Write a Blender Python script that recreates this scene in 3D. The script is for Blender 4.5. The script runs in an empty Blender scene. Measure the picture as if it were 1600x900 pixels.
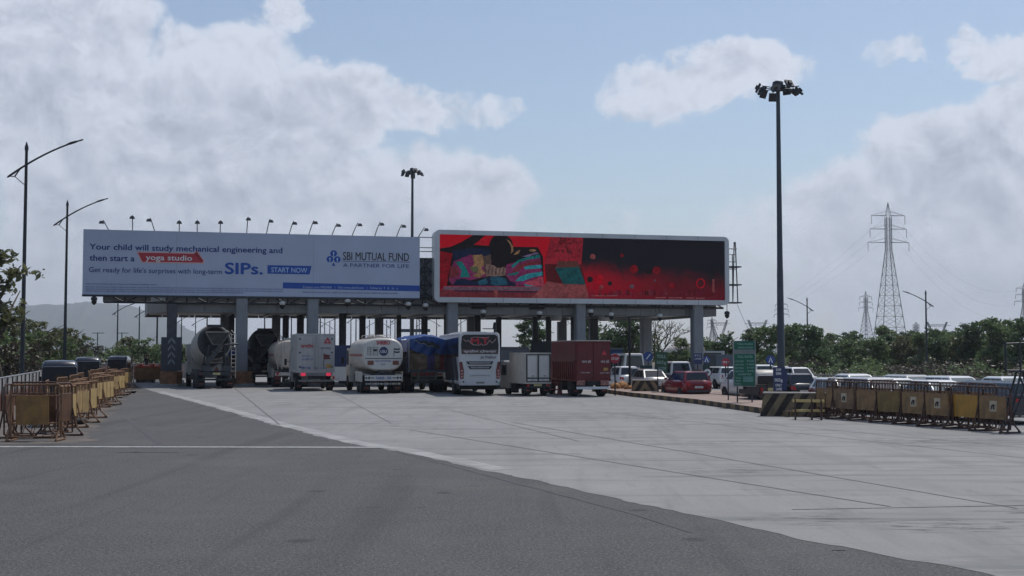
import bpy, bmesh, math, random
from mathutils import Vector, Matrix
R = math.radians
sc = bpy.context.scene
col = sc.collection
rnd = random.Random(7)

# ------------------------------------------------------------------ camera, sky, sun, exposure
CAMH, F, PITCH = 2.5, 1950.0, math.atan(102 / 1950)
cam = bpy.data.cameras.new('camera'); camo = bpy.data.objects.new('camera', cam); col.objects.link(camo)
cam.sensor_width = 36; cam.lens = 36 * F / 1600; cam.clip_start = .1; cam.clip_end = 20000
camo.location = (0, 0, CAMH); camo.rotation_euler = (math.pi / 2 + PITCH, 0, 0)
sc.camera = camo
SUN_AZ, SUN_EL = R(38), R(60)
SUNV = Vector((math.sin(SUN_AZ) * math.cos(SUN_EL), math.cos(SUN_AZ) * math.cos(SUN_EL), math.sin(SUN_EL)))
sl = bpy.data.lights.new('sun', 'SUN'); sl.energy = 3.1; sl.angle = R(.6); sl.color = (1, .96, .9)
so = bpy.data.objects.new('sun', sl); col.objects.link(so)
so.rotation_euler = (-SUNV).to_track_quat('-Z', 'Y').to_euler()
sc.view_settings.view_transform = 'Standard'; sc.view_settings.look = 'None'
sc.view_settings.exposure = 0.0; sc.view_settings.gamma = 1
sc.cycles.max_bounces = 6; sc.cycles.volume_bounces = 0; sc.cycles.transparent_max_bounces = 8
sc.cycles.use_denoising = True

w = bpy.data.worlds.new('World'); sc.world = w; w.use_nodes = True
nt = w.node_tree; nt.nodes.clear()
class N:
    """little node-graph helper"""
    def __init__(s, nt): s.t = nt
    def n(s, typ, **k):
        x = s.t.nodes.new(typ)
        for a, b in k.items(): setattr(x, a, b)
        return x
    def put(s, sock, v):
        if isinstance(v, bpy.types.NodeSocket): s.t.links.new(v, sock)
        else: sock.default_value = v
    def m(s, op, a, b=0., c=0., clamp=False):
        x = s.n('ShaderNodeMath', operation=op, use_clamp=clamp)
        s.put(x.inputs[0], a); s.put(x.inputs[1], b); s.put(x.inputs[2], c)
        return x.outputs[0]
    def ss(s, v, a, b, lo=0., hi=1.):
        x = s.n('ShaderNodeMapRange', interpolation_type='SMOOTHSTEP')
        s.put(x.inputs[0], v); s.put(x.inputs[1], a); s.put(x.inputs[2], b); s.put(x.inputs[3], lo); s.put(x.inputs[4], hi)
        return x.outputs[0]
    def mix(s, f, a, b, mode='MIX'):
        x = s.n('ShaderNodeMix', data_type='RGBA', blend_type=mode)
        s.put(x.inputs[0], f); s.put(x.inputs[6], a); s.put(x.inputs[7], b)
        return x.outputs[2]
    def noise(s, vec, scale, detail=4., rough=.5, dist=0.):
        x = s.n('ShaderNodeTexNoise'); s.put(x.inputs['Vector'], vec)
        s.put(x.inputs['Scale'], scale); s.put(x.inputs['Detail'], detail); s.put(x.inputs['Roughness'], rough); s.put(x.inputs['Distortion'], dist)
        return x.outputs[0]
    def comb(s, x, y, z):
        c = s.n('ShaderNodeCombineXYZ'); s.put(c.inputs[0], x); s.put(c.inputs[1], y); s.put(c.inputs[2], z)
        return c.outputs[0]
    def mapping(s, vec, scale=(1, 1, 1), rot=(0, 0, 0), loc=(0, 0, 0)):
        x = s.n('ShaderNodeMapping'); s.put(x.inputs[0], vec); x.inputs[1].default_value = loc; x.inputs[2].default_value = rot; x.inputs[3].default_value = scale
        return x.outputs[0]
g = N(nt)
sky = g.n('ShaderNodeTexSky', sky_type='NISHITA', sun_disc=False, sun_elevation=SUN_EL, sun_rotation=SUN_AZ, altitude=20, air_density=1.0, dust_density=.8, ozone_density=1.0)
tc = g.n('ShaderNodeTexCoord'); sep = g.n('ShaderNodeSeparateXYZ'); nt.links.new(tc.outputs['Generated'], sep.inputs[0])
az = g.m('ARCTAN2', sep.outputs[0], sep.outputs[1]); el = g.m('ARCSINE', sep.outputs[2])
def ang(u, v): return math.atan((u - 800) / F), math.atan((552 - v) / F)
# cumulus banks: (centre, half width, half height, weight), written as bearings and elevations of the real clouds
banks = [(60, 130, 210, 190, 1.0), (230, 300, 260, 220, 1.0), (400, 260, 190, 150, .95), (330, 110, 150, 75, .62), (425, 42, 62, 32, .55), (520, 180, 120, 95, .9), (560, 380, 260, 160, .9),
         (650, 170, 110, 48, .62), (765, 160, 60, 30, .45), (690, 330, 170, 110, .8), (120, 500, 300, 150, .8), (420, 520, 300, 110, .75),
         (1120, 125, 175, 55, .72), (1200, 110, 95, 55, .6), (1010, 150, 90, 38, .5), (1410, 108, 50, 24, .45), (1570, 115, 90, 48, .7),
         (1560, 300, 230, 130, 1.0), (1400, 350, 230, 110, .85), (1650, 240, 160, 110, .9), (1250, 420, 190, 150, .55), (1500, 470, 260, 120, .8), (960, 350, 80, 40, .33), (820, 370, 90, 60, .4)]
vec = g.comb(az, el, g.m('MULTIPLY', sep.outputs[2], .3))
wob = g.noise(vec, 14., 6., .6)
wob2 = g.noise(g.mapping(vec, loc=(5.3, 2.1, 7.7)), 14., 6., .6)
azw = g.m('ADD', az, g.m('MULTIPLY', g.m('SUBTRACT', wob, .5), .10))
elw = g.m('ADD', el, g.m('MULTIPLY', g.m('SUBTRACT', wob2, .5), .07))
dens = None
for (u, v, ru, rv, wt) in banks:
    a, e = ang(u, v)
    dx = g.m('MULTIPLY', g.m('SUBTRACT', azw, a), F / ru); dy = g.m('MULTIPLY', g.m('SUBTRACT', elw, e), F / rv)
    d2 = g.m('ADD', g.m('MULTIPLY', dx, dx), g.m('MULTIPLY', dy, dy))
    k = g.m('MULTIPLY', g.ss(d2, 1.35, .15), wt)
    dens = k if dens is None else g.m('MAXIMUM', dens, k)
# the rest of the sky, behind and beside the camera: scattered cumulus
out_front = g.ss(g.m('ABSOLUTE', az), R(26), R(36))
upper = g.ss(el, R(20), R(28))
other = g.m('MULTIPLY', g.m('MAXIMUM', out_front, upper), g.ss(g.noise(g.mapping(tc.outputs['Generated'], scale=(1, 1, 2.2)), 2.6, 5., .55), .56, .78, 0., .5))
dens = g.m('MAXIMUM', dens, other)
billow = g.noise(vec, 24., 10., .66, .3)
cd = g.m('ADD', dens, g.m('MULTIPLY', g.m('SUBTRACT', billow, .5), .85))
mask = g.ss(cd, .17, .58)
# self shading: compare the density with that nearer the sun (up and to the right)
big = g.noise(g.mapping(vec, loc=(1.7, .3, 0)), 9., 5., .55, .3)
vec_l = g.mapping(vec, loc=(.006, .011, 0))
billow_l = g.noise(vec_l, 24., 10., .66, .3)
rim = g.m('MULTIPLY', g.m('SUBTRACT', billow, billow_l), 1.6)
thick = g.ss(cd, .5, 1.15)
shade = g.m('ADD', g.m('MULTIPLY', thick, g.ss(big, .34, .62, .28, .8)), g.m('MULTIPLY', rim, -1.5), clamp=True)
shade = g.m('MULTIPLY', shade, g.ss(el, R(0), R(9), .5, 1.))
CL_LIT, CL_DARK = (.75, .80, .91, 1), (.38, .425, .525, 1)
cl = g.mix(shade, CL_LIT, CL_DARK)
# clouds on the far side from the sun scatter less towards the viewer
dt = g.n('ShaderNodeVectorMath', operation='DOT_PRODUCT'); nt.links.new(tc.outputs['Generated'], dt.inputs[0]); dt.inputs[1].default_value = SUNV
side = g.ss(dt.outputs['Value'], -.25, .28, .07, 1.)
bc = g.n('ShaderNodeVectorMath', operation='SCALE'); nt.links.new(cl, bc.inputs[0]); g.put(bc.inputs['Scale'], side)
sk = g.n('ShaderNodeVectorMath', operation='SCALE'); nt.links.new(sky.outputs[0], sk.inputs[0]); sk.inputs['Scale'].default_value = 1.
SKYB, CLB = .112, 1.0
bg1 = g.n('ShaderNodeBackground'); nt.links.new(sk.outputs[0], bg1.inputs[0]); bg1.inputs[1].default_value = SKYB
bg2 = g.n('ShaderNodeBackground'); nt.links.new(bc.outputs[0], bg2.inputs[0]); bg2.inputs[1].default_value = CLB
# thin veil everywhere near the horizon
veil = g.m('MAXIMUM', mask, g.ss(el, R(9), R(-1), .06, .5))
mx = g.n('ShaderNodeMixShader'); g.put(mx.inputs[0], g.m('MULTIPLY', veil, .93)); nt.links.new(bg1.outputs[0], mx.inputs[1]); nt.links.new(bg2.outputs[0], mx.inputs[2])
wo = g.n('ShaderNodeOutputWorld'); nt.links.new(mx.outputs[0], wo.inputs[0])

# ------------------------------------------------------------------ where things stand
TH = R(14.65)                                   # the lanes run this far left of the viewing direction
E1 = Vector((math.cos(TH), math.sin(TH), 0)); E2 = Vector((-math.sin(TH), math.cos(TH), 0)); ORG = Vector((0, 100, 0))
CAMP = Vector((0, 0, CAMH))
def ray(u, v):
    a, b = (u - 800) / F, (450 - v) / F
    return Vector((a, math.cos(PITCH) - b * math.sin(PITCH), math.sin(PITCH) + b * math.cos(PITCH)))
def G(u, v, z=0.):
    d = ray(u, v); return CAMP + d * ((z - CAMH) / d.z)
def P(u, v, Y):
    d = ray(u, v); return CAMP + d * (Y / d.y)
def GZ(u, Y):                                   # ground point at bearing u and distance Y
    p = P(u, 552, Y); return Vector((p.x, p.y, 0))
def onp(u, v, d=0.):                            # plaza plane, d metres beyond the billboard fronts
    r = ray(u, v); o = ORG + E2 * d
    q = CAMP + r * ((o - CAMP).dot(E2) / r.dot(E2))
    return (q - ORG).dot(E1), q.z
def plaza(t, d, z=0.): return ORG + E1 * t + E2 * d + Vector((0, 0, z))

# ------------------------------------------------------------------ materials
def shader(name):
    m = bpy.data.materials.new(name); m.use_nodes = True
    return m, N(m.node_tree), m.node_tree.nodes['Principled BSDF']
MC = {}
def M(name, c, rough=.6, metal=0., var=.18, scale=2.5, bump=0., emit=0., coat=0., dirt=0.):
    if name in MC: return MC[name]
    m, q, b = shader(name)
    c = tuple(c) + (1,)
    t = q.n('ShaderNodeTexCoord')
    if var:
        nz = q.noise(t.outputs['Object'], scale, 5., .6)
        f = q.ss(nz, .3, .7)
        base = q.mix(f, tuple(x * (1 - var) for x in c[:3]) + (1,), tuple(min(1, x * (1 + var)) for x in c[:3]) + (1,))
        if dirt:
            n2 = q.noise(q.mapping(t.outputs['Object'], scale=(2.2, 2.2, .35)), 3., 6., .65)
            base = q.mix(q.ss(n2, .5, .75, 0., dirt), base, (.09, .075, .06, 1))
        q.put(b.inputs['Base Color'], base)
        q.put(b.inputs['Roughness'], q.m('ADD', rough - .06, q.m('MULTIPLY', nz, .12)))
    else:
        b.inputs['Base Color'].default_value = c; b.inputs['Roughness'].default_value = rough
    b.inputs['Metallic'].default_value = metal
    if coat: b.inputs['Coat Weight'].default_value = coat; b.inputs['Coat Roughness'].default_value = .06
    if emit:
        b.inputs['Emission Color'].default_value = c; b.inputs['Emission Strength'].default_value = emit
    if bump:
        bp = q.n('ShaderNodeBump'); bp.inputs['Strength'].default_value = bump; bp.inputs['Distance'].default_value = .05
        q.put(bp.inputs['Height'], q.noise(t.outputs['Object'], scale * 6, 4.)); q.put(b.inputs['Normal'], bp.outputs[0])
    MC[name] = m
    return m

# ------------------------------------------------------------------ mesh helpers
class MB:
    def __init__(s): s.v = []; s.f = []; s.m = []; s.sm = []
    def add(s, vs, fs, m=0, smooth=False, T=None):
        o = len(s.v)
        s.v += [tuple(T @ Vector(p)) if T is not None else tuple(p) for p in vs]
        for f in fs: s.f.append([i + o for i in f]); s.m.append(m); s.sm.append(smooth)
        return s
    def box(s, x0, x1, y0, y1, z0, z1, m=0, T=None):
        vs = [(x, y, z) for z in (z0, z1) for y in (y0, y1) for x in (x0, x1)]
        return s.add(vs, [(0, 2, 3, 1), (4, 5, 7, 6), (0, 1, 5, 4), (2, 6, 7, 3), (0, 4, 6, 2), (1, 3, 7, 5)], m, False, T)
    def bar(s, p, q, r, r2=None, n=6, m=0, smooth=True):
        p, q = Vector(p), Vector(q); r2 = r if r2 is None else r2
        d = (q - p)
        if d.length < 1e-6: return s
        d.normalize(); a = d.orthogonal().normalized(); b = d.cross(a)
        vs = []
        for c, rr in ((p, r), (q, r2)):
            for i in range(n):
                t = 2 * math.pi * i / n; vs.append(c + (a * math.cos(t) + b * math.sin(t)) * rr)
        s.add(vs, [(i, (i + 1) % n, n + (i + 1) % n, n + i) for i in range(n)], m, smooth)
        s.add(vs[:n][::-1], [tuple(range(n))], m); s.add(vs[n:], [tuple(range(n))], m)
        return s
    def tube(s, pts, r, n=6, m=0, r2=None):
        k = len(pts) - 1; r2 = r if r2 is None else r2
        for i in range(k):
            s.bar(pts[i], pts[i + 1], r + (r2 - r) * i / k, r + (r2 - r) * (i + 1) / k, n, m)
        return s
    def loft(s, rings, m=0, smooth=True, cap=True):
        n = len(rings[0]); vs = [p for r in rings for p in r]; fs = []
        for k in range(len(rings) - 1):
            for i in range(n):
                j = (i + 1) % n; fs.append((k * n + i, k * n + j, (k + 1) * n + j, (k + 1) * n + i))
        s.add(vs, fs, m, smooth)
        if cap: s.add(rings[0][::-1], [tuple(range(n))], m); s.add(rings[-1], [tuple(range(n))], m)
        return s
    def lathe(s, prof, A, B, n=16, m=0, smooth=True, cap=True):
        """prof: (distance along A->B, radius)"""
        A, B = Vector(A), Vector(B); d = (B - A).normalized(); a = d.orthogonal().normalized(); b = d.cross(a)
        rings = [[A + d * h + (a * math.cos(2 * math.pi * i / n) + b * math.sin(2 * math.pi * i / n)) * r for i in range(n)] for h, r in prof]
        return s.loft(rings, m, smooth, cap)
    def prism(s, poly, a, b, axis='y', m=0):
        """poly of 2D points extruded along an axis from a to b (y: poly is x,z; x: poly is y,z; z: poly is x,y)"""
        f = {'y': lambda p, t: (p[0], t, p[1]), 'x': lambda p, t: (t, p[0], p[1]), 'z': lambda p, t: (p[0], p[1], t)}[axis]
        n = len(poly); vs = [f(p, a) for p in poly] + [f(p, b) for p in poly]
        return s.add(vs, [(i, (i + 1) % n, n + (i + 1) % n, n + i) for i in range(n)] + [tuple(range(n))[::-1], tuple(range(n, 2 * n))], m)
    def poly(s, pts, m=0): return s.add(pts, [tuple(range(len(pts)))], m)
    def build(s, name, mats, parent=None, loc=None, recalc=True):
        me = bpy.data.meshes.new(name); me.from_pydata(s.v, [], s.f)
        for mm in (mats if isinstance(mats, (list, tuple)) else [mats]): me.materials.append(mm)
        me.polygons.foreach_set('material_index', s.m); me.polygons.foreach_set('use_smooth', s.sm)
        if recalc:
            bm = bmesh.new(); bm.from_mesh(me); bmesh.ops.recalc_face_normals(bm, faces=bm.faces); bm.to_mesh(me); bm.free()
        me.update()
        o = bpy.data.objects.new(name, me); col.objects.link(o)
        if parent is not None: o.parent = parent
        if loc is not None: o.location = loc
        return o
def tag(o, label=None, cat=None, group=None, kind=None):
    for k, v in (('label', label), ('category', cat), ('group', group), ('kind', kind)):
        if v: o[k] = v
    return o
def thing(name, label, cat, loc=(0, 0, 0), rz=0., group=None):
    o = bpy.data.objects.new(name, None); col.objects.link(o); o.empty_display_size = .3
    o.location = loc; o.rotation_euler = (0, 0, rz)
    return tag(o, label, cat, group)
def copy_tree(o, label=None, loc=None, rz=None, scale=None, parent=None):
    c = o.copy(); col.objects.link(c)
    if parent is not None: c.parent = parent
    if label: c['label'] = label
    if loc is not None: c.location = loc
    if rz is not None: c.rotation_euler = (0, 0, rz)
    if scale is not None: c.scale = (scale,) * 3 if not isinstance(scale, tuple) else scale
    for ch in list(o.children): copy_tree(ch, parent=c)
    return c
def text(s, mat, parent, x0, x1, z, cap, y, name='lettering', bold=0., rotz=0., gap=1.):
    """raised lettering on a face that looks towards -Y: left x0, right x1 (None: natural width), baseline z, capital height cap"""
    cu = bpy.data.curves.new(name, 'FONT'); cu.body = s; cu.size = 1; cu.resolution_u = 3; cu.space_character = gap
    t = bpy.data.objects.new(name, cu); col.objects.link(t)
    dg = bpy.context.evaluated_depsgraph_get(); dg.update()
    me = bpy.data.meshes.new_from_object(t.evaluated_get(dg)); bpy.data.objects.remove(t); bpy.data.curves.remove(cu)
    if not me.vertices: return None
    xs = [v.co.x for v in me.vertices]; a, b = min(xs), max(xs)
    k = cap / .70; kx = (x1 - x0) / (b - a) if x1 is not None else k
    vs = [((v.co.x - a) * kx, 0, v.co.y * k) for v in me.vertices]; fs = [tuple(p.vertices) for p in me.polygons]
    if bold > 0:                                            # heavier strokes: shifted copies, each a hair further out
        al, fl, nv = [], [], len(vs)
        for j, (dx, dz) in enumerate(((0, 0), (-bold, 0), (bold, 0), (0, bold * .7), (0, -bold * .7))):
            al += [(x + dx * k, y_ - .0006 * j, z_ + dz * k) for x, y_, z_ in vs]; fl += [tuple(i + nv * j for i in f) for f in fs]
        vs, fs = al, fl
    me = bpy.data.meshes.new(name); me.from_pydata(vs, [], fs)
    me.materials.clear(); me.materials.append(mat); me.name = name
    o = bpy.data.objects.new(name, me); col.objects.link(o); o.parent = parent; o.location = (x0, y, z); o.rotation_euler = (0, 0, rotz)
    return o
HAZE = 0.00016

# ------------------------------------------------------------------ ground, road, apron, hills
def sheet(name, pts, z, mat, kind='structure', label=None):
    me = bpy.data.meshes.new(name); bm = bmesh.new()
    vs = [bm.verts.new((p[0], p[1], z)) for p in pts]; f = bm.faces.new(vs)
    bmesh.ops.triangulate(bm, faces=[f]); bm.normal_update()
    for f in bm.faces:
        if f.normal.z < 0: f.normal_flip()
    bm.to_mesh(me); bm.free(); me.materials.append(mat)
    o = bpy.data.objects.new(name, me); col.objects.link(o); o['kind'] = kind
    return o
m, q, b = shader('dry ground'); t = q.n('ShaderNodeTexCoord')
n1 = q.noise(t.outputs['Object'], .05, 6., .6); n2 = q.noise(t.outputs['Object'], 1.3, 5., .6)
q.put(b.inputs['Base Color'], q.mix(q.ss(n2, .35, .7), q.mix(q.ss(n1, .4, .6), (.12, .10, .06, 1), (.06, .075, .03, 1)), (.17, .12, .08, 1)))
b.inputs['Roughness'].default_value = .95; DIRT = m
# asphalt: worn wheel paths, pale aggregate, patches
m, q, b = shader('asphalt'); t = q.n('ShaderNodeTexCoord'); ob = t.outputs['Object']
fine = q.noise(ob, 20., 4., .75); grit = q.noise(ob, 44., 2., .7)
midn = q.noise(ob, 1.1, 6., .65); bign = q.noise(q.mapping(ob, scale=(1, .3, 1), rot=(0, 0, -TH)), .35, 4., .6)
c = q.mix(q.ss(bign, .3, .7), (.046, .044, .045, 1), (.062, .060, .060, 1))
c = q.mix(q.ss(midn, .35, .75, 0., .35), c, (.092, .090, .089, 1))
c = q.mix(q.ss(fine, .48, .66, 0., .75), c, (.155, .151, .148, 1))
c = q.mix(q.ss(grit, .55, .40, 0., .0), c, (.04, .04, .042, 1))
c = q.mix(q.ss(grit, .56, .68, 0., .85), c, (.23, .226, .22, 1))
c = q.mix(q.ss(fine, .46, .32, 0., .8), c, (.024, .024, .026, 1))
crk = q.n('ShaderNodeTexVoronoi', feature='DISTANCE_TO_EDGE'); q.put(crk.inputs['Vector'], q.mapping(ob, scale=(.16, .09, .1))); crk.inputs['Scale'].default_value = 1.
wp = q.noise(q.mapping(ob, scale=(1.3, .05, 1), rot=(0, 0, R(-16))), 1.0, 3., .55)
c = q.mix(q.ss(wp, .50, .68, 0., .38), c, (.034, .033, .034, 1))
dsty = q.noise(q.mapping(ob, loc=(4, 2, 0)), .22, 6., .66); c = q.mix(q.ss(dsty, .52, .7, 0., .34), c, (.125, .118, .108, 1))
drp = q.n('ShaderNodeTexVoronoi'); q.put(drp.inputs['Vector'], ob); drp.inputs['Scale'].default_value = .55
c = q.mix(q.m('MULTIPLY', q.ss(q.m('ADD', drp.outputs['Distance'], q.m('MULTIPLY', midn, .25)), .24, .17), .6), c, (.02, .019, .019, 1))
crv = q.ss(crk.outputs['Distance'], .006, .0015); crm = q.ss(q.noise(ob, .12, 2., .5), .50, .58)
c = q.mix(q.m('MULTIPLY', q.m('MULTIPLY', crv, crm), .0), c, (.02, .02, .02, 1))
q.put(b.inputs['Base Color'], c); b.inputs['Roughness'].default_value = .82; b.inputs['Specular IOR Level'].default_value = .35
bp = q.n('ShaderNodeBump'); bp.inputs['Strength'].default_value = .5; bp.inputs['Distance'].default_value = .02
q.put(bp.inputs['Height'], q.m('ADD', grit, fine)); q.put(b.inputs['Normal'], bp.outputs[0]); ASPH = m
# concrete slabs: rubber marks along the lanes, dust, stains
m, q, b = shader('worn concrete'); t = q.n('ShaderNodeTexCoord'); ob = t.outputs['Object']
lane = q.mapping(ob, scale=(1, .11, 1), rot=(0, 0, R(-22)))
st = q.noise(lane, 1.0, 7., .62, .3); st2 = q.noise(q.mapping(ob, scale=(1, .2, 1), rot=(0, 0, R(-30)), loc=(9, 3, 0)), 2.2, 6., .65)
blot = q.noise(ob, .25, 5., .6); fn = q.noise(ob, 18., 4., .7)
hs = q.noise(q.mapping(ob, scale=(.13, 1.25, 1), loc=(3, 8, 0), rot=(0, 0, R(-9))), 1.0, 8., .66, .6)
c = q.mix(q.ss(blot, .3, .7), (.245, .239, .236, 1), (.305, .298, .293, 1))
sl_ = q.n('ShaderNodeVectorMath', operation='FLOOR'); q.put(sl_.inputs[0], q.mapping(ob, scale=(1 / 3.8, 1 / 5.2, 0), rot=(0, 0, R(-24.6)), loc=(.35, .2, 0)))
wn = q.n('ShaderNodeTexWhiteNoise', noise_dimensions='2D'); q.put(wn.inputs[0], sl_.outputs[0])
c = q.mix(q.m('MULTIPLY', wn.outputs[0], .38), c, (.20, .195, .19, 1))
c = q.mix(q.ss(st, .48, .66, 0., .42), c, (.15, .148, .146, 1))
c = q.mix(q.ss(st2, .55, .70, 0., .38), c, (.12, .118, .116, 1))
c = q.mix(q.ss(hs, .51, .63, 0., .62), c, (.11, .118, .116, 1))
c = q.mix(q.ss(fn, .4, .62, 0., .5), c, (.19, .186, .182, 1))
oil = q.m('MULTIPLY', q.ss(q.noise(ob, .16, 3., .5), .56, .68), q.ss(q.noise(q.mapping(ob, scale=(.35, 1.1, 1)), 1.9, 7., .72), .50, .66))
spx = q.n('ShaderNodeSeparateXYZ'); q.put(spx.inputs[0], ob)
for (u_, v_, rx_, ry_) in ((1270, 812, 1.3, .8), (1500, 822, 1.9, .9), (1120, 735, 1.2, 1.0), (1000, 650, 3.5, 4.0), (1450, 690, 3.5, 2.5)):
    pc = G(u_, v_); ex = q.m('MULTIPLY', q.m('SUBTRACT', spx.outputs[0], pc.x), 1 / rx_); ey = q.m('MULTIPLY', q.m('SUBTRACT', spx.outputs[1], pc.y), 1 / ry_)
    oil = q.m('MAXIMUM', oil, q.m('MULTIPLY', q.ss(q.m('ADD', q.m('MULTIPLY', ex, ex), q.m('MULTIPLY', ey, ey)), 1.2, .1), q.ss(q.noise(q.mapping(ob, scale=(.55, 2.2, 1)), 2.4, 8., .74), .50, .60)))
c = q.mix(q.m('MULTIPLY', oil, .85), c, (.06, .058, .056, 1))
q.put(b.inputs['Base Color'], c); b.inputs['Roughness'].default_value = .8; b.inputs['Specular IOR Level'].default_value = .35
bp = q.n('ShaderNodeBump'); bp.inputs['Strength'].default_value = .25; bp.inputs['Distance'].default_value = .02
q.put(bp.inputs['Height'], fn); q.put(b.inputs['Normal'], bp.outputs[0]); CONC = m

sheet('ground', [(-7800, -60), (7800, -60), (7800, 7800), (-7800, 7800)], -.02, DIRT)
A = plaza(-45, 380); Bq = plaza(40, 380)
sheet('road', [(-30, -30), (70, -30), (85, 60), (70, 140), (Bq.x, Bq.y), (A.x, A.y), (-62, 150), (-46, 110), (-26, 52), (-24, 30)], 0.0, ASPH)
edge = [(200, 599), (240, 612), (330, 636), (392, 654), (420, 662), (480, 677), (545, 694), (600, 701), (760, 735), (970, 780), (1200, 832), (1560, 900)]
ep = [G(*p) for p in edge]
INW = Vector((2.6, 1.6, 0)); ep.append(Vector((9.5, 6.0, 0))); er, ei = [], []
for i, (a, bb) in enumerate(zip(ep, ep[1:])):               # broken, slightly ragged edge
    k = max(2, int((bb - a).length / .2)); nrm = Vector((-(bb - a).y, (bb - a).x, 0)).normalized()
    for j in range(k):
        s_ = len(er); off = rnd.uniform(-.035, .035) + .05 * math.sin(s_ * .21) + .035 * math.sin(s_ * .83 + 1)
        er.append(a.lerp(bb, j / k) + nrm * off); ei.append(a.lerp(bb, j / k) + INW)
far = plaza(-24, 60)
sheet('concrete_apron', [(far.x + 2.6, far.y)] + [(p.x + INW.x, p.y + INW.y) for p in ep] + [(16, -1), (75, -1), (75, 60), (48, 110), (40, 165)], .004, CONC)
f = []; n = len(er)
me = bpy.data.meshes.new('concrete_edge'); me.from_pydata([(p.x, p.y, .0042) for p in er] + [(p.x + .03, p.y + .02, .0042) for p in ei], [], [(i, n + i, n + i + 1, i + 1) for i in range(n - 1)]); me.materials.append(CONC)
o = bpy.data.objects.new('concrete_edge', me); col.objects.link(o); o['kind'] = 'structure'
WHITE_LINE = M('worn road paint', (.36, .36, .35), .8, var=.25, scale=5); TAR = M('tar joint', (.13, .127, .124), .8); PALE = M('pale cement strip', (.29, .285, .28), .85, var=.2, scale=1.2)
OLD = M('patched asphalt', (.062, .062, .064), .85, var=.2, scale=2)
def strip(mb, a, bb, wd, z, m=0, wob=0.0):
    a, bb = Vector(a), Vector(bb); d = (bb - a); k = max(1, int(d.length / .8)) if wob else 1
    n = Vector((-d.y, d.x, 0)).normalized() * wd / 2
    off = [n.normalized() * rnd.uniform(-wob, wob) for _ in range(k + 1)]
    for i in range(k):
        p, r_ = a.lerp(bb, i / k) + off[i], a.lerp(bb, (i + 1) / k) + off[i + 1]
        mb.add([(p - n) + Vector((0, 0, z)), (p + n) + Vector((0, 0, z)), (r_ + n) + Vector((0, 0, z)), (r_ - n) + Vector((0, 0, z))], [(0, 1, 2, 3)], m)
mk = MB(); strip(mk, G(-60, 698.5), G(606, 699.5), .32, .012, 0, .012)
o = mk.build('road_markings', WHITE_LINE); o['kind'] = 'structure'
jt = MB()
for a, bb, wd in (((366, 606), (437, 664), .11), ((640, 672), (1390, 792), .07), ((800, 660), (1590, 795), .055), ((1238, 797), (1600, 790), .06), ((520, 612), (612, 662), .06),
                  ((905, 640), (1600, 716), .05), ((700, 640), (905, 690), .05), ((1080, 652), (1600, 700), .05), ((420, 662), (1000, 648), .03)):
    strip(jt, G(*a), G(*bb), wd * .8, .010, 0, .015)
o = jt.build('concrete_joints', TAR); o['kind'] = 'structure'
ps = MB()
for i in range(1, 8):
    strip(ps, G(*edge[i]) + Vector((.35, .1, 0)), G(*edge[i + 1]) + Vector((.35, .1, 0)), .55, .008, 0, .04)
o = ps.build('cement_edge_strip', PALE); o['kind'] = 'structure'
sm = MB()
for a, bb, wd in (((618, 705), (1000, 806), .09), ((1000, 806), (1080, 832), .06), ((200, 655), (250, 694), .16)):
    strip(sm, G(*a), G(*bb), wd, .005, 0, .02)
o = sm.build('asphalt_seams', OLD); o['kind'] = 'structure'
pt = MB()
for u, v, a, c_ in ((202, 707, .28, .07), (232, 707, .9, .05), (1310, 860, .1, .03)):
    p = G(u, v); pt.add([p + Vector((x * a, y * c_, .009)) for x, y in ((-1, -.6), (-.3, -1), (.8, -.7), (1, .4), (.2, 1), (-.8, .7))], [(0, 1, 2, 3, 4, 5)], 0 if u == 202 else 1)
o = pt.build('paint_specks', [WHITE_LINE, OLD]); o['kind'] = 'structure'
m, q, b = shader('red dust'); t = q.n('ShaderNodeTexCoord')
q.put(b.inputs['Base Color'], q.mix(q.ss(q.noise(t.outputs['Object'], .9, 7., .7), .35, .65), (.075, .072, .070, 1), (.15, .118, .097, 1))); b.inputs['Roughness'].default_value = .95; DUST = m
a0, a1 = G(100, 694), G(205, 600)
dl = []
for k in range(90):
    p = a0.lerp(a1, k / 89); dl.append((p.x + .45 + rnd.uniform(-.35, .35) + .25 * math.sin(k * .9), p.y))
sheet('dust_strip', [(-18, 34.5)] + dl + [(-36, 104), (-22, 52)], .005, DUST)
# hills beyond the toll plaza
hp = MB(); prof = [(-700, 545), (-300, 500), (-80, 482), (20, 479), (60, 476), (100, 476), (128, 471), (160, 474), (200, 477), (240, 489), (262, 497), (285, 509), (305, 520), (330, 532), (370, 543), (430, 548), (520, 546), (700, 549), (1000, 548), (1300, 544), (1500, 546), (1900, 540), (2300, 548)]
top, rows = [], []
for i in range(len(prof) - 1):
    for k in range(6):
        u = prof[i][0] + (prof[i + 1][0] - prof[i][0]) * k / 6; v = prof[i][1] + (prof[i + 1][1] - prof[i][1]) * k / 6
        top.append(P(u, v + rnd.uniform(-.6, .6), 6300))
for r_ in range(5):
    f = r_ / 4; rows.append([Vector((p.x * (1 - .18 * f), p.y - 1500 * f + rnd.uniform(-50, 50), p.z * (1 - f) ** 1.3 - 1 * f + (rnd.uniform(-9, 9) if 0 < r_ < 4 else 0))) for p in top])
back = [Vector((p.x * 1.2, p.y + 1100, -1)) for p in top]
rows = [back] + rows; n = len(top)
hp.add([p for r_ in rows for p in r_], [(k * n + i, k * n + i + 1, (k + 1) * n + i + 1, (k + 1) * n + i) for k in range(len(rows) - 1) for i in range(n - 1)], 0, True)
o = hp.build('hills', M('wooded hillside', (.045, .06, .035), .95, var=.4, scale=.008)); o['kind'] = 'structure'

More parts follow.
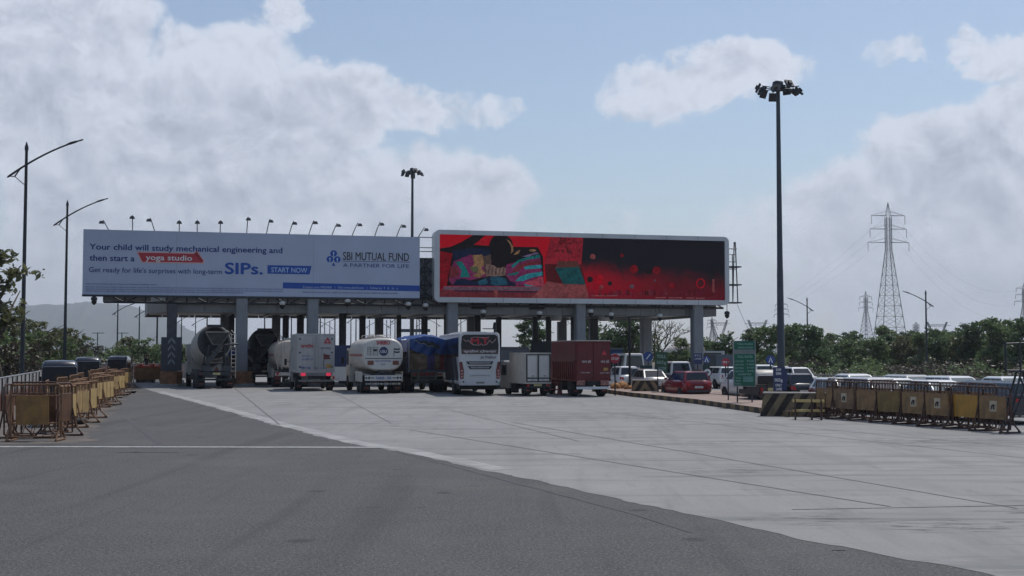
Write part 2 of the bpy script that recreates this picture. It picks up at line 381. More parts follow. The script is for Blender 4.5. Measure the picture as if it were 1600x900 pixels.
# ------------------------------------------------------------------ shared materials
GREYPAINT = M('grey painted concrete', (.23, .24, .26), .7, dirt=.35, var=.08, scale=.8); DARK_AND_SHADED = M('dark grey and shaded column', (.055, .06, .07), .6, var=.2)
FASCIA = M('grey fascia cladding', (.20, .20, .205), .55, dirt=.3, var=.1, scale=.6); SOFFIT = M('pale soffit sheet', (.42, .41, .39), .6, dirt=.2, var=.1)
STEEL = M('dark steel', (.035, .04, .05), .5, .3); GALV = M('galvanised steel', (.30, .31, .33), .5, .6, var=.15)
BLACK = M('black rubber', (.012, .012, .013), .75); GLASS = M('dark tinted glass', (.012, .016, .022), .06, var=0, coat=.5); WHITE = M('white paint', (.58, .57, .55), .45, dirt=.22, var=.06, scale=.9)
CREAM = M('cream grey paint', (.52, .48, .43), .5, dirt=.4, var=.1); RED = M('red lens', (.45, .012, .02), .25, var=.1); CHROME = M('dull chrome', (.55, .56, .58), .3, .85)
YEL = M('faded yellow paint', (.42, .25, .07), .6, dirt=.5, var=.25, scale=4); YEL2 = M('pale yellow paint', (.55, .40, .16), .6, dirt=.3, var=.2, scale=4); RUST = RUSTF = M('rusty maroon frame', (.085, .042, .030), .75, var=.35, scale=8)
BRN = M('dirty brown panel', (.23, .135, .058), .65, dirt=.55, var=.3, scale=3); BLUE = M('sign blue', (.03, .07, .24), .5, var=.1); LETW = M('white lettering', (.72, .73, .74), .6, var=.05)
LETB = M('blue lettering', (.025, .07, .30), .6, var=.05); LETR = M('red lettering', (.42, .02, .04), .6, var=.05); LETK = M('black lettering', (.02, .02, .025), .6, var=.05)
GREEN = M('sign green', (.008, .12, .075), .5, var=.1, scale=1.5); HAZY = M('hazard yellow', (.42, .29, .13), .7, dirt=.5, var=.25, scale=3); HAZK = M('hazard black', (.02, .018, .017), .75, var=.3)

# ------------------------------------------------------------------ toll canopy
canopy = thing('toll_canopy', 'long grey toll plaza canopy on columns spanning all the lanes under the two billboards', 'canopy', plaza(0, 0), TH)
ZB, ZT, CD0, CD1 = 5.62, 7.25, 1.0, 16.0
tl, tr = onp(262, 490, CD0)[0], onp(1118, 493, CD0)[0]
tl2 = onp(232, 480, CD0 + 5)[0]
plan = [(tl, CD0), (tr, CD0), (tr, CD1), (tl2 - .5, CD1), (tl2, CD0 + 5)]
f = MB(); f.prism([(x, y) for x, y in plan], ZB + .35, ZT, 'z'); f.build('roof', FASCIA, canopy)
f = MB()
for a, bb in zip(plan, plan[1:] + plan[:1]):
    a, bb = Vector((a[0], a[1], 0)), Vector((bb[0], bb[1], 0)); d = (bb - a); k = max(1, int(d.length / 1.35)); n = Vector((d.y, -d.x, 0)).normalized()
    for i in range(k):
        p, r_ = a + d * ((i + .012) / k), a + d * ((i + .988) / k)
        vs = [p + n * .08, r_ + n * .08, r_ + n * .01, p + n * .01]
        f.add([x + Vector((0, 0, z)) for z in (ZB, ZT + .02) for x in vs], [(0, 1, 5, 4), (1, 2, 6, 5), (2, 3, 7, 6), (3, 0, 4, 7), (0, 3, 2, 1), (4, 5, 6, 7)])
f.build('fascia', FASCIA, canopy)
f = MB()
cx = sum(p[0] for p in plan) / 5; cy = sum(p[1] for p in plan) / 5
f.prism([(cx + (x - cx) * .985, cy + (y - cy) * .97) for x, y in plan], ZB + .2, ZB + .34, 'z'); f.build('soffit', SOFFIT, canopy)
f = MB()
for k in range(int((tr - tl) / 3.2)):
    x = tl + 1.6 + k * 3.2; f.box(x - .1, x + .1, CD0 + .3, CD1 - .3, ZB + .02, ZB + .19)
f.build('soffit_beam', GALV, canopy)
FRONTC = [(268, 14, .2), (377, 17, -.0), (488, 16.5, 0), (706, 16.5, 0), (906, 15.5, 0), (1089, 17, 0)]
def column(t, d, wd, zt, mat, dp=None):
    f = MB(); dp = dp or wd
    f.prism([(t - wd / 2 + .08, d - dp / 2), (t + wd / 2 - .08, d - dp / 2), (t + wd / 2, d - dp / 2 + .08), (t + wd / 2, d + dp / 2 - .08), (t + wd / 2 - .08, d + dp / 2), (t - wd / 2 + .08, d + dp / 2), (t - wd / 2, d + dp / 2 - .08), (t - wd / 2, d - dp / 2 + .08)], .0, zt, 'z')
    return f.build('column', mat, canopy)
for u, wpx, _ in FRONTC:
    t = onp(u, 550, .45)[0]; column(t, .45, wpx / 19.2, 6.75 if u != 268 else 6.2, GREYPAINT if u != 268 else DARK_AND_SHADED, .85)
for u, wpx, mt, d in ((352, 15, GREYPAINT, 14), (361, 9, DARK_AND_SHADED, 12), (431, 12, GREYPAINT, 14), (446, 9, DARK_AND_SHADED, 15), (469, 10, DARK_AND_SHADED, 13), (535, 10, DARK_AND_SHADED, 8), (566, 9, DARK_AND_SHADED, 14), (592, 12, GREYPAINT, 14), (623, 7, DARK_AND_SHADED, 12), (644, 5, GREYPAINT, 15), (663, 9, DARK_AND_SHADED, 14),
                       (696, 5, DARK_AND_SHADED, 6), (736, 12, GREYPAINT, 14), (746, 9, DARK_AND_SHADED, 10), (779, 8, DARK_AND_SHADED, 14), (836, 8, DARK_AND_SHADED, 13), (857, 8, DARK_AND_SHADED, 13), (878, 13, GREYPAINT, 13), (895, 6, DARK_AND_SHADED, 9), (927, 13, DARK_AND_SHADED, 14), (1009, 16, GREYPAINT, 13)):
    t = onp(u, 550, d)[0]; column(t, d, wpx / 19.2 * (1 + d / 105), ZB + .2, mt)  # the dark grey ones carry the shade of their facing in their colour
f = MB()                                                    # trusses that carry the billboards
for u0, u1 in ((162, 660), (660, 1130)):
    t0, t1 = onp(u0, 468, .5)[0], onp(u1, 468, .5)[0]
    f.bar((t0, .5, 7.0), (t1, .5, 7.0), .09); f.bar((t0, .5, 6.30), (t1, .5, 6.30), .09)
    k = int((t1 - t0) / 1.5)
    for i in range(k):
        x = t0 + (t1 - t0) * i / k; x2 = t0 + (t1 - t0) * (i + 1) / k
        f.bar((x, .5, 6.3), (x, .5, 7), .06); f.bar((x, .5, 6.3 if i % 2 else 7), (x2, .5, 7 if i % 2 else 6.3), .05)
f.build('truss', STEEL, canopy)
f = MB(); t0 = onp(162, 468, .75)[0]; t1 = onp(236, 468, .75)[0]; f.box(t0, t1, .75, 1.5, 6.28, 7.02); f.build('end_panel', FASCIA, canopy)
f = MB()                                                    # dark vent boxes set in the fascia
for u in (748, 839):
    t = onp(u, 484, CD0 - .1)[0]; f.box(t - .62, t + .62, CD0 - .2, CD0 - .09, 6.05, 6.5)
f.build('lane_display', HAZK, canopy)

# ------------------------------------------------------------------ left billboard
bl, zb0 = onp(128.5, 460, 0); brr, zb1 = onp(656, 370, 0); _, ztl = onp(130, 358, 0)
BZ0, BZ1 = zb0 + .0, ztl
board = thing('advertising_billboard', 'wide pale grey billboard with blue lettering and a red flash above the left lanes', 'billboard', plaza(0, 0), TH)
VINYL = M('grey white vinyl', (.42, .47, .60), .55, var=.05, scale=.35)
f = MB(); f.box(bl, brr, 0, .35, BZ0, BZ1); f.build('board_face', VINYL, board)
f = MB()
for x, y, zz in ((0, 1.9, 0), (0, 1.9, 1)):
    z = BZ0 + .5 if not zz else BZ1 - .5
    f.bar((bl + .3, y, z), (brr - .3, y, z), .08)
for k in range(13):
    x = bl + .5 + (brr - bl - 1) * k / 12; f.bar((x, .4, BZ1 - .3), (x, 2.2, ZT - .1), .06); f.bar((x, .45, BZ0 + .1), (x, .45, BZ1 - .1), .07); f.bar((x, .45, BZ0 + 2), (x, 2.2, ZT), .05)
f.build('support_frame', STEEL, board)
f = MB(); f.box(bl - .02, brr + .02, -.05, .4, BZ0 - .14, BZ0 - .002); f.build('bottom_edge', STEEL, board)
f = MB()
for u in (276, 490):
    t = onp(u, 400, 0)[0]; f.box(t - .012, t + .012, -.003, .01, BZ0 + .1, BZ1 - .02)
f.build('seam', M('vinyl seam', (.30, .32, .38), .6, var=0), board)
def btext(s, u0, u1, v, cap, mat, bold=0.):
    a, z = onp(u0, v, -.02); c_, _ = onp(u1, v, -.02); return text(s, mat, board, a, c_, z, cap / 19.2, -.02, bold=bold)
def bpoly(pts, mat, name, d=-.012):
    f = MB(); f.poly([(onp(u, v, d)[0], d, onp(u, v, d)[1]) for u, v in pts]); return f.build(name, mat, board)
NAVY = M('navy lettering', (.02, .045, .20), .6, var=.05); ROYAL = M('royal blue print', (.012, .075, .36), .6, var=.04); FLASHR = M('red print', (.44, .035, .05), .6, var=.05); PINKL = M('pale pink print', (.70, .40, .38), .6, var=.05); PALEB = M('pale blue print', (.45, .55, .72), .6, var=0)
btext('Your child will study mechanical engineering and', 140, 441, 389.5, 8.2, NAVY, .022)
btext('then start a', 140, 210, 407, 8.5, NAVY, .022)
bpoly([(213, 393), (303, 395), (308, 391), (320, 408), (318, 412), (221, 410.5)], PINKL, 'flash_border', -.010)
bpoly([(215.5, 394.6), (303, 396.6), (307.5, 393), (317.5, 407), (316.5, 410.3), (222.5, 408.9)], FLASHR, 'flash', -.016)
bpoly([(303.5, 397), (307.5, 393.6), (316.5, 406.5), (315.5, 409.5)], M('dark red print', (.30, .02, .035), .6, var=.05), 'flash_fold', -.019)
btext('yoga studio', 228, 300, 406.0, 7.6, LETW, .02)
btext("Get ready for life's surprises with long-term", 139, 347, 425, 7.2, NAVY, .004)
btext('SIPs.', 352, 410, 427.5, 16, ROYAL, .035)
bpoly([(418, 414.2), (487, 415.6), (483.5, 428.8), (418, 427.6)], ROYAL, 'button')
btext('START NOW', 424, 480, 425.3, 7.2, M('ice blue print', (.42, .55, .78), .6, var=0), .012)
btext('SBI MUTUAL FUND', 536, 639, 406, 12, LETK, .006)
btext('A PARTNER FOR LIFE', 536, 639, 417, 5.6, NAVY)
bpoly([(535, 407.6), (641, 409.2), (641, 409.9), (535, 408.3)], NAVY, 'rule')
for u, v in ((521.3, 396), (515.5, 405), (527, 405.5)):
    bpoly([(u + 5.3 * math.cos(a * .35), v + 5 * math.sin(a * .35)) for a in range(18)], ROYAL, 'emblem_disc')
    bpoly([(u - .7, v - .5), (u + .7, v - .5), (u + .55, v + 4.6), (u - .55, v + 4.6)], PALEB, 'emblem_slot', -.017)
    bpoly([(u + 1.5 * math.cos(a * .7), v - 1 + 1.4 * math.sin(a * .7)) for a in range(9)], PALEB, 'emblem_slot', -.0185)
bpoly([(521, 409.5), (524, 415.5), (518.3, 415.4)], ROYAL, 'emblem_foot')
bpoly([(442, 441.2), (655.6, 446.2), (655.6, 455.2), (442, 450.6)], ROYAL, 'blue_band')
btext('Contact your MFD/RIA   |   Visit www.sbimf.com   |   Follow us:  f   X   in   o', 473, 622, 450.2, 3.4, PALEB)
btext('Mutual Fund investments are subject to market risks, read all scheme related documents carefully.', 473, 622, 457.6, 2.6, NAVY)
for v, ua, ub in ((443.5, 134, 245), (447, 134, 442), (450.5, 134, 442), (454, 134, 380)):
    btext('illustration only terms and conditions apply to the scheme as per the offer document and related papers of the fund ' * (2 if ub > 300 else 1), ua, ub, v + (ub - ua) * .006, 1.9, NAVY)
LAMPS = [(167, 350, -7), (207, 343, 0), (239, 347, -6), (280, 350, 0), (308, 350, 0), (344, 350, 0), (386, 345, 1), (418, 348, 4), (454, 351, 5), (485, 350, 6), (521, 354, 6), (553, 353, 7), (588, 352, 6), (622, 355, 6), (656, 360, 7)]
for u, v, dxp in LAMPS:
    t = onp(u, 365, .2)[0]; hz = BZ1 + (362 + (u - 130) * .0228 - v - 6) / 19.2; dx = dxp / 19.2
    f = MB(); f.tube([(t - dx * .5, .2, BZ1 - .1), (t, .1, BZ1 + (hz - BZ1) * .6), (t + dx * .4, -.35, hz + .15), (t + dx * .6, -.6, hz + .28)], .035)
    lam = f.build('floodlight', STEEL, board)
    f = MB(); c_ = Vector((t + dx * .9, -.75, hz + .1))
    f.add([c_ + Vector(p) * .72 for p in ((-.26, -.22, -.05), (.26, -.22, -.05), (.26, .2, -.12), (-.26, .2, -.12), (-.14, -.12, .16), (.14, -.12, .16), (.14, .12, .12), (-.14, .12, .12))], [(0, 1, 2, 3), (4, 7, 6, 5), (0, 4, 5, 1), (1, 5, 6, 2), (2, 6, 7, 3), (3, 7, 4, 0)])
    f.build('lamp_head', STEEL, lam)

# ------------------------------------------------------------------ LED display
DL = -.35
ll, lz1 = onp(679, 358.5, DL); lr, _ = onp(1139, 370, DL); _, lz0 = onp(679, 472, DL)
led = thing('video_screen', 'large lit video screen with red picture in a silver frame above the right lanes', 'video screen', plaza(0, 0), TH)
def rrect(x0, x1, z0, z1, r, n=5):
    pts = []
    for cx_, cz_, a0 in ((x1 - r, z0 + r, -90), (x1 - r, z1 - r, 0), (x0 + r, z1 - r, 90), (x0 + r, z0 + r, 180)):
        for i in range(n + 1):
            a = R(a0 + 90 * i / n); pts.append((cx_ + r * math.cos(a), cz_ + r * math.sin(a)))
    return pts
FRAME = M('silver screen frame', (.50, .51, .54), .4, .35, var=.08, scale=.5)
so_, si = rrect(ll, lr, lz0, lz1, .45), rrect(ll + .42, lr - .38, lz0 + .4, lz1 - .36, .04)
f = MB(); n = len(so_)
vs = [(x, DL, z) for x, z in so_] + [(x, DL, z) for x, z in si] + [(x, DL + .14, z) for x, z in si] + [(x, DL + 1.1, z) for x, z in so_]
f.add(vs, [(i, (i + 1) % n, n + (i + 1) % n, n + i) for i in range(n)] + [(n + i, n + (i + 1) % n, 2 * n + (i + 1) % n, 2 * n + i) for i in range(n)] + [(i, (i + 1) % n, 3 * n + (i + 1) % n, 3 * n + i) for i in range(n)] + [tuple(range(3 * n, 4 * n))])
f.build('screen_frame', FRAME, led)
f = MB()
for k in range(1, 9):
    x = ll + (lr - ll) * k / 9 ; f.box(x - .012, x + .012, DL - .006, DL + .02, lz1 - .34, lz1 - .02); f.box(x - .012, x + .012, DL - .006, DL + .02, lz0 + .02, lz0 + .37)
f.build('frame_joint', STEEL, led)
EMK = .42
def E(name, c): 
    if 'led ' + name in MC: return MC['led ' + name]
    m, q, b = shader('led ' + name); b.inputs['Base Color'].default_value = (.006, .006, .006, 1); b.inputs['Roughness'].default_value = .8; b.inputs['Specular IOR Level'].default_value = .05
    t = q.n('ShaderNodeTexCoord'); nz = q.noise(t.outputs['Object'], 2.6, 7., .75, 1.2)
    q.put(b.inputs['Emission Color'], q.mix(q.ss(nz, .3, .7), tuple(x * .45 for x in c) + (1,), tuple(x * 1.3 for x in c) + (1,))); b.inputs['Emission Strength'].default_value = EMK
    MC['led ' + name] = m; return m
m, q, b = shader('led picture'); b.inputs['Base Color'].default_value = (.006, .006, .006, 1); b.inputs['Specular IOR Level'].default_value = .05
t = q.n('ShaderNodeTexCoord'); sp = q.n('ShaderNodeSeparateXYZ'); q.put(sp.inputs[0], t.outputs['Object'])
xm = onp(905, 400, DL)[0]; nz = q.noise(t.outputs['Object'], .5, 8., .68, .6)
zz = q.m('ADD', sp.outputs[2], q.m('MULTIPLY', q.m('SUBTRACT', nz, .5), 3.0))
xx = sp.outputs[0]
fade = q.m('SUBTRACT', zz, q.m('MULTIPLY', q.m('SUBTRACT', xx, xm), -.06))
right = q.mix(q.ss(fade, lz0 + 1.7, lz0 + 3.7), q.mix(q.ss(xx, xm, xm + 9.5), (.40, .004, .02, 1), (.13, .008, .018, 1)), (.012, .012, .020, 1))
right = q.mix(q.ss(fade, lz0 + 1.7, lz0 + .4, 0., .8), right, (.17, .012, .028, 1))
q.put(b.inputs['Emission Color'], q.mix(q.m('GREATER_THAN', xx, xm), (.50, .004, .018, 1), right)); b.inputs['Emission Strength'].default_value = EMK
f = MB(); f.box(ll + .4, lr - .36, DL + .15, DL + .3, lz0 + .38, lz1 - .34); scr = f.build('picture', m, led)
depth = [0]
def lp(mat, pts, zoom=6, name='picture_area'):
    depth[0] += 1; d = DL + .145 - .0014 * depth[0]
    X0 = 660 if zoom == 6 else 900
    uv = [(X0 + x / 5.623, 330 + y / 5.623) for x, y in pts]
    f = MB(); f.poly([(onp(u, v, DL + .14)[0], d, onp(u, v, DL + .14)[1]) for u, v in uv]); return f.build(name, mat, led)
def ring(x, y, rx, ry, n=18): return [(x + rx * math.cos(2 * math.pi * i / n), y + ry * math.sin(2 * math.pi * i / n)) for i in range(n)]
K, NV, TEAL, CY = E('black', (.012, .010, .014)), E('navy', (.012, .02, .06)), E('teal', (.01, .19, .20)), E('cyan', (.03, .30, .38))
MAG, TAN, PNK, MV, RD2 = E('magenta', (.22, .03, .13)), E('tan', (.34, .20, .11)), E('pink', (.45, .07, .12)), E('mauve', (.17, .10, .15)), E('dull red', (.19, .03, .045))
lp(E('deep red', (.26, .004, .014)), [(150, 345), (260, 330), (235, 650), (150, 770)])
lp(K, [(160, 326), (250, 312), (340, 272), (420, 225), (450, 206), (640, 206), (590, 300), (640, 312), (800, 312), (1015, 316), (1060, 400), (1068, 660), (215, 655), (262, 372), (150, 348)])
lp(E('bright red', (.52, .004, .02)), [(452, 296), (560, 208), (632, 208), (585, 302)])
lp(NV, [(265, 350), (420, 320), (600, 330), (600, 400), (420, 380), (290, 440), (268, 420)])
lp(MAG, [(275, 440), (420, 382), (600, 400), (620, 560), (260, 645), (232, 600)])
lp(TEAL, [(288, 445), (345, 440), (385, 500), (420, 578), (330, 582), (345, 520)])
lp(RD2, [(245, 480), (300, 490), (322, 525), (318, 570), (240, 592)])
lp(TAN, [(440, 388), (520, 380), (552, 420), (545, 470), (515, 500), (555, 540), (500, 585), (440, 570), (480, 540), (490, 510), (415, 500), (455, 470)])
lp(E('olive', (.12, .14, .08)), [(415, 495), (480, 480), (498, 520), (450, 545)])
lp(E('brown', (.12, .08, .07)), [(530, 400), (600, 380), (610, 560), (560, 580), (545, 500)])
lp(E('grey rose', (.26, .17, .16)), [(560, 465), (640, 480), (730, 500), (745, 560), (640, 575), (560, 565)])
for i in range(5): lp(E('brown', (.12, .08, .07)), [(570 + i * 32, 560), (585 + i * 32, 480), (594 + i * 32, 484), (582 + i * 32, 562)])
lp(MAG, [(735, 470), (1030, 385), (1062, 655), (800, 655), (730, 560)])
lp(TEAL, [(775, 480), (850, 425), (940, 398), (1028, 382), (1035, 410), (930, 425), (850, 450), (795, 500)])
lp(RD2, [(790, 520), (850, 470), (940, 440), (1040, 435), (1042, 462), (950, 470), (880, 505), (800, 540)])
lp(CY, [(890, 490), (950, 476), (1046, 472), (1050, 500), (960, 508), (900, 512)])
lp(E('lilac', (.20, .15, .30)), [(870, 400), (1000, 360), (1026, 372), (930, 400)])
lp(TEAL, [(745, 555), (850, 530), (830, 560), (750, 565)])
lp(CY, [(812, 615), (860, 572), (930, 548), (1054, 530), (1058, 562), (960, 585), (880, 615)])
lp(PNK, [(890, 630), (1000, 590), (1060, 575), (1066, 655), (930, 655)])
lp(CY, [(895, 640), (960, 652), (1000, 660), (900, 660)])
lp(NV, [(262, 655), (300, 600), (350, 590), (470, 622), (600, 572), (740, 602), (815, 630), (820, 660)])
lp(E('blue', (.02, .10, .17)), [(600, 578), (660, 568), (735, 595), (745, 645), (650, 655), (600, 640)])
lp(E('blue', (.02, .10, .17)), [(480, 620), (560, 588), (575, 640), (500, 650)])
lp(K, ring(690, 300, 105, 95)); lp(K, ring(675, 395, 75, 105))
lp(TAN, [(735, 245), (765, 262), (795, 310), (800, 350), (775, 375), (782, 330), (765, 285)])
lp(TAN, [(800, 385), (830, 350), (860, 340), (845, 375)]); lp(TAN, ring(968, 345, 32, 11))
lp(MV, [(185, 660), (1100, 664), (1100, 700), (180, 692)]); lp(RD2, [(152, 692), (1110, 702), (1110, 778), (150, 768)])
lp(NV, [(275, 694), (1020, 704), (1020, 716), (275, 704)]); lp(E('rose', (.30, .08, .09)), [(625, 690), (665, 692), (655, 770), (630, 768)])
lp(E('worn red', (.36, .02, .04)), [(1128, 218), (1412, 222), (1395, 470), (1070, 465)])
for i in range(26):
    x, y = 1140 + rnd.random() * 240, 232 + rnd.random() * 130; lp(E('dark red', (.10, .01, .015)), [(x, y), (x + 20, y - 8), (x + 30, y + 18), (x + 12, y + 8)])
lp(E('dark red', (.10, .01, .015)), [(1070, 465), (1395, 470), (1430, 640), (1090, 660)]); lp(E('rust', (.15, .05, .045)), [(1190, 440), (1360, 440), (1390, 500), (1170, 500)])
lp(E('sea green', (.012, .10, .12)), [(1160, 498), (1372, 490), (1432, 645), (1235, 640)])
lp(E('rose', (.30, .08, .09)), [(1095, 615), (1240, 640), (1432, 645), (1462, 778), (930, 778), (1000, 720)])
for x, y, r_, mt in ((145, 400, 24, E('rose', (.30, .08, .09))), (120, 600, 26, K), (295, 635, 20, K), (220, 668, 18, E('rose', (.30, .08, .09))), (487, 662, 20, MV), (635, 528, 28, K), (705, 520, 34, E('glow red', (.26, .006, .02))), (690, 612, 11, MV), (838, 655, 26, E('glow red', (.26, .006, .02))), (400, 390, 16, E('deep red', (.26, .004, .014))), (505, 510, 36, E('deep red', (.26, .004, .014))), (200, 600, 40, E('bright red', (.52, .004, .02)))):
    lp(mt, ring(x, y, r_, r_), 7)
for k in range(18):
    a, b_ = 2 * math.pi * k / 18, 2 * math.pi * (k + 1) / 18
    lp(E('bright red', (.52, .004, .02)), [(1090 + 40 * math.cos(a), 635 + 44 * math.sin(a)), (1090 + 40 * math.cos(b_), 635 + 44 * math.sin(b_)), (1090 + 30 * math.cos(b_), 635 + 34 * math.sin(b_)), (1090 + 30 * math.cos(a), 635 + 34 * math.sin(a))], 7)
for i in range(60):
    x = 150 + rnd.random() * 1130; h = rnd.uniform(8, 55); w_ = rnd.uniform(5, 22); y = 740
    lp((E('rose dim', (.20, .035, .055)), E('dark red', (.10, .01, .015)), E('wine', (.17, .01, .05)))[i % 3], [(x, y), (x, y - h), (x + w_, y - h), (x + w_, y)], 7)
lp(E('rose', (.30, .08, .09)), [(1190, 600), (1205, 600), (1210, 715), (1185, 715)], 7)
pl = E('caption', (.42, .16, .18))
for a, b_, y in ((130, 350, 748), (690, 775, 765), (805, 920, 766), (955, 1020, 768), (1040, 1110, 770)):
    x = a
    while x < b_: w_ = rnd.uniform(5, 9); lp(pl, [(x, y), (x, y - 8), (x + w_, y - 8), (x + w_, y)], 7); x += w_ + 3
# scaffold at the right end, rails and lattice between the boards
f = MB(); x0, z0 = onp(1141, 473, .2); x1 = onp(1150, 420, .2)[0]; zt_ = onp(1145, 378, .2)[1]
for x in (x0 + .1, x1): f.bar((x, -.1, z0), (x1 - .1, .3, zt_) if x < x1 - .2 else (x1, .3, zt_), .05); f.bar((x, .9, z0), (x, .9, zt_ - 1), .04)
for k in range(4):
    z = z0 + (zt_ - z0) * k / 3.4; f.box(x0 - .3, x1 + .35, -.15, 1.0, z - .05, z + .05) if k < 3 else f.bar((x0 - .4, 0, z), (x1, 0, z), .04)
for k in range(3):
    z = z0 + (zt_ - z0) * (.55 + .12 * k); f.bar((x0 - .4, .1, z), (x1, .1, z), .03)
f.build('access_ladder', STEEL, led)
f = MB(); xa, xb = brr + .05, ll - .05
for v in (371, 387, 393): z = onp(668, v, .6)[1]; f.bar((xa - .4, .6, z), (xb + .4, .6, z), .035)
f.build('rail', STEEL, board)
f = MB(); zA, zB_ = onp(668, 404, .6)[1], onp(668, 466, .6)[1]; f.box(xa - .3, xb + .3, .75, .82, zB_, zA, 1)
for i in range(3):
    z, z2 = zB_ + (zA - zB_) * i / 3, zB_ + (zA - zB_) * (i + 1) / 3
    f.bar((xa - .2, .62, z), (xb + .2, .62, z), .07); f.bar((xa, .62, z), (xb, .62, z2), .05); f.bar((xa, .62, z2), (xb, .62, z), .05)
f.bar((xa - .2, .62, zA), (xb + .2, .62, zA), .06); f.bar(((xa + xb) / 2, .62, zB_), ((xa + xb) / 2, .62, zA), .05)
f.build('lattice_panel', [STEEL, M('slate sheet', (.10, .11, .13), .6)], board)

# hanging cameras / added bright drums under the boards
for i, (u, v, big, wh) in enumerate(((147, 470, 1.0, 'below the left tip of the pale billboard'), (441, 477, .6, 'above the white box truck and the cream tanker'), (543, 473, .9, 'under the pale billboard above the white box truck'), (638, 478, .6, 'left of the big column under the pale billboard'), (665, 480, .6, 'below the lattice between the two billboards'), (755, 490, .9, 'above the white coach'), (843, 492, .9, 'above the little box truck'),
                                     (923, 489, .7, 'above the maroon truck'), (955, 494, .9, 'right of the maroon truck roof'), (1031, 496, 1.1, 'between the two rightmost canopy columns'), (1136, 492, 1.0, 'hanging off the right end of the canopy'))):
    t, z = onp(u, v, .1)
    k = thing('security_camera', 'dome camera hung on a thin rod ' + wh, 'camera', plaza(t, .1, z), TH, 'cameras hung along the canopy front')
    f = MB(); f.bar((0, 0, .2), (0, 0, max(.5, 6.9 - z if u < 900 else 6.75 - z)), .03); f.build('rod', STEEL, k)
    f = MB(); f.lathe([(0, .06), (.03, .2), (.16, .24), (.26, .2), (.32, .08)], (0, 0, .0), (0, 0, 1), 12); f.build('cap', WHITE if u not in (147, 1136) else STEEL, k)
    f = MB(); f.lathe([(0, .05), (.12, .17), (.3, .21)], (0, 0, -.3), (0, 0, 1), 12); f.build('dome', BLACK, k)
for u, wh in ((869, 'left of the maroon truck roof'), (944, 'over the right end of the maroon truck')):  # glowing drums added for daylit spots under the canopy; no lamps hang there
    t, z = onp(u, 492, 7.)
    k = thing('bright_drum', 'white drum added as bright spot under canopy ' + wh, 'added drum', plaza(t, 7, 0), TH, 'added bright drums under the canopy')
    f = MB(); f.lathe([(0, .42), (.12, .5), (.5, .5)], (0, 0, ZB - .32), (0, 0, 9), 18); f.build('drum_side', M('bright spot drum', (.8, .8, .78), .5, var=.05), k)
    f = MB(); f.lathe([(0, .36), (.05, .38)], (0, 0, ZB - .36), (0, 0, 9), 18); f.build('glow_disc', M('bright spot glow', (.9, .92, .95), .5, var=0, emit=.6), k)
# toll islands with booths
ISL = [268, 377, 488, 597, 706, 806, 906, 1000, 1089]
ISLN = ['leftmost dark column', 'second column behind the mixer', 'column behind the white box truck', 'columns behind the lettered tanker', 'column behind the blue tarpaulin lorry', 'dark columns behind the coach', 'column behind the maroon truck', 'column beside the blue arrow sign', 'rightmost canopy column']
for u, nm in zip(ISL, ISLN):
    t = onp(u, 560, 0)[0]
    k = thing('toll_island', 'raised concrete toll island at the ' + nm, 'traffic island', plaza(t, -1.8), TH, 'toll islands between the lanes')
    f = MB(); f.prism([(-.95, .9), (-.5, .15), (0, 0), (.5, .15), (.95, .9), (.95, 20), (-.95, 20)], 0, .24, 'z'); f.build('kerb', PALE, k)
    f = MB(); f.prism([(-.8, 1.1), (-.4, .55), (.4, .55), (.8, 1.1), (.8, 1.7), (-.8, 1.7)], .24, 1.15, 'z'); f.build('crash_block', M('weathered orange brown', (.22, .10, .045), .75, dirt=.5, var=.3, scale=3), k)
    if u not in (268, 1089):
        bo = thing('toll_booth', 'blue and grey toll booth by the ' + nm, 'booth', plaza(t, 6.5, .24), TH, 'toll booths on the islands')
        f = MB(); f.box(-.8, .8, 0, 2.6, 0, 1.05); f.box(-.8, .8, 0, 2.6, 2.1, 2.6, 1); f.box(-.8, -.72, 0, .1, 1.05, 2.1); f.box(.72, .8, 0, .1, 1.05, 2.1); f.box(-.8, -.72, 2.5, 2.6, 1.05, 2.1); f.box(.72, .8, 2.5, 2.6, 1.05, 2.1); f.build('booth_body', [GREYPAINT, BLUE], bo)
        f = MB(); f.box(-.74, .74, .04, 2.56, 1.05, 2.1); f.build('window', GLASS, bo)
        f = MB(); f.box(-.95, .95, -.15, 2.75, 2.6, 2.72); f.build('roof', GREYPAINT, bo)
t = onp(268, 550, 0)[0]
hz = thing('hazard_board', 'dark chevron hazard board wrapped round the foot of the leftmost canopy column', 'hazard board', plaza(t, -.45), TH)
f = MB(); f.box(-.75, .75, 0, .25, 1.2, 3.7); f.build('panel', M('slate hazard panel', (.045, .05, .065), .6), hz)
f = MB()
for k in range(4):
    z = 1.6 + k * .52
    for s in (-1, 1): f.poly([(s * .02, -.006, z + .32), (s * .26, -.006, z), (s * .26, -.006, z + .2), (s * .02, -.006, z + .52)])
f.build('chevron', M('chevron grey', (.22, .23, .24), .6), hz)

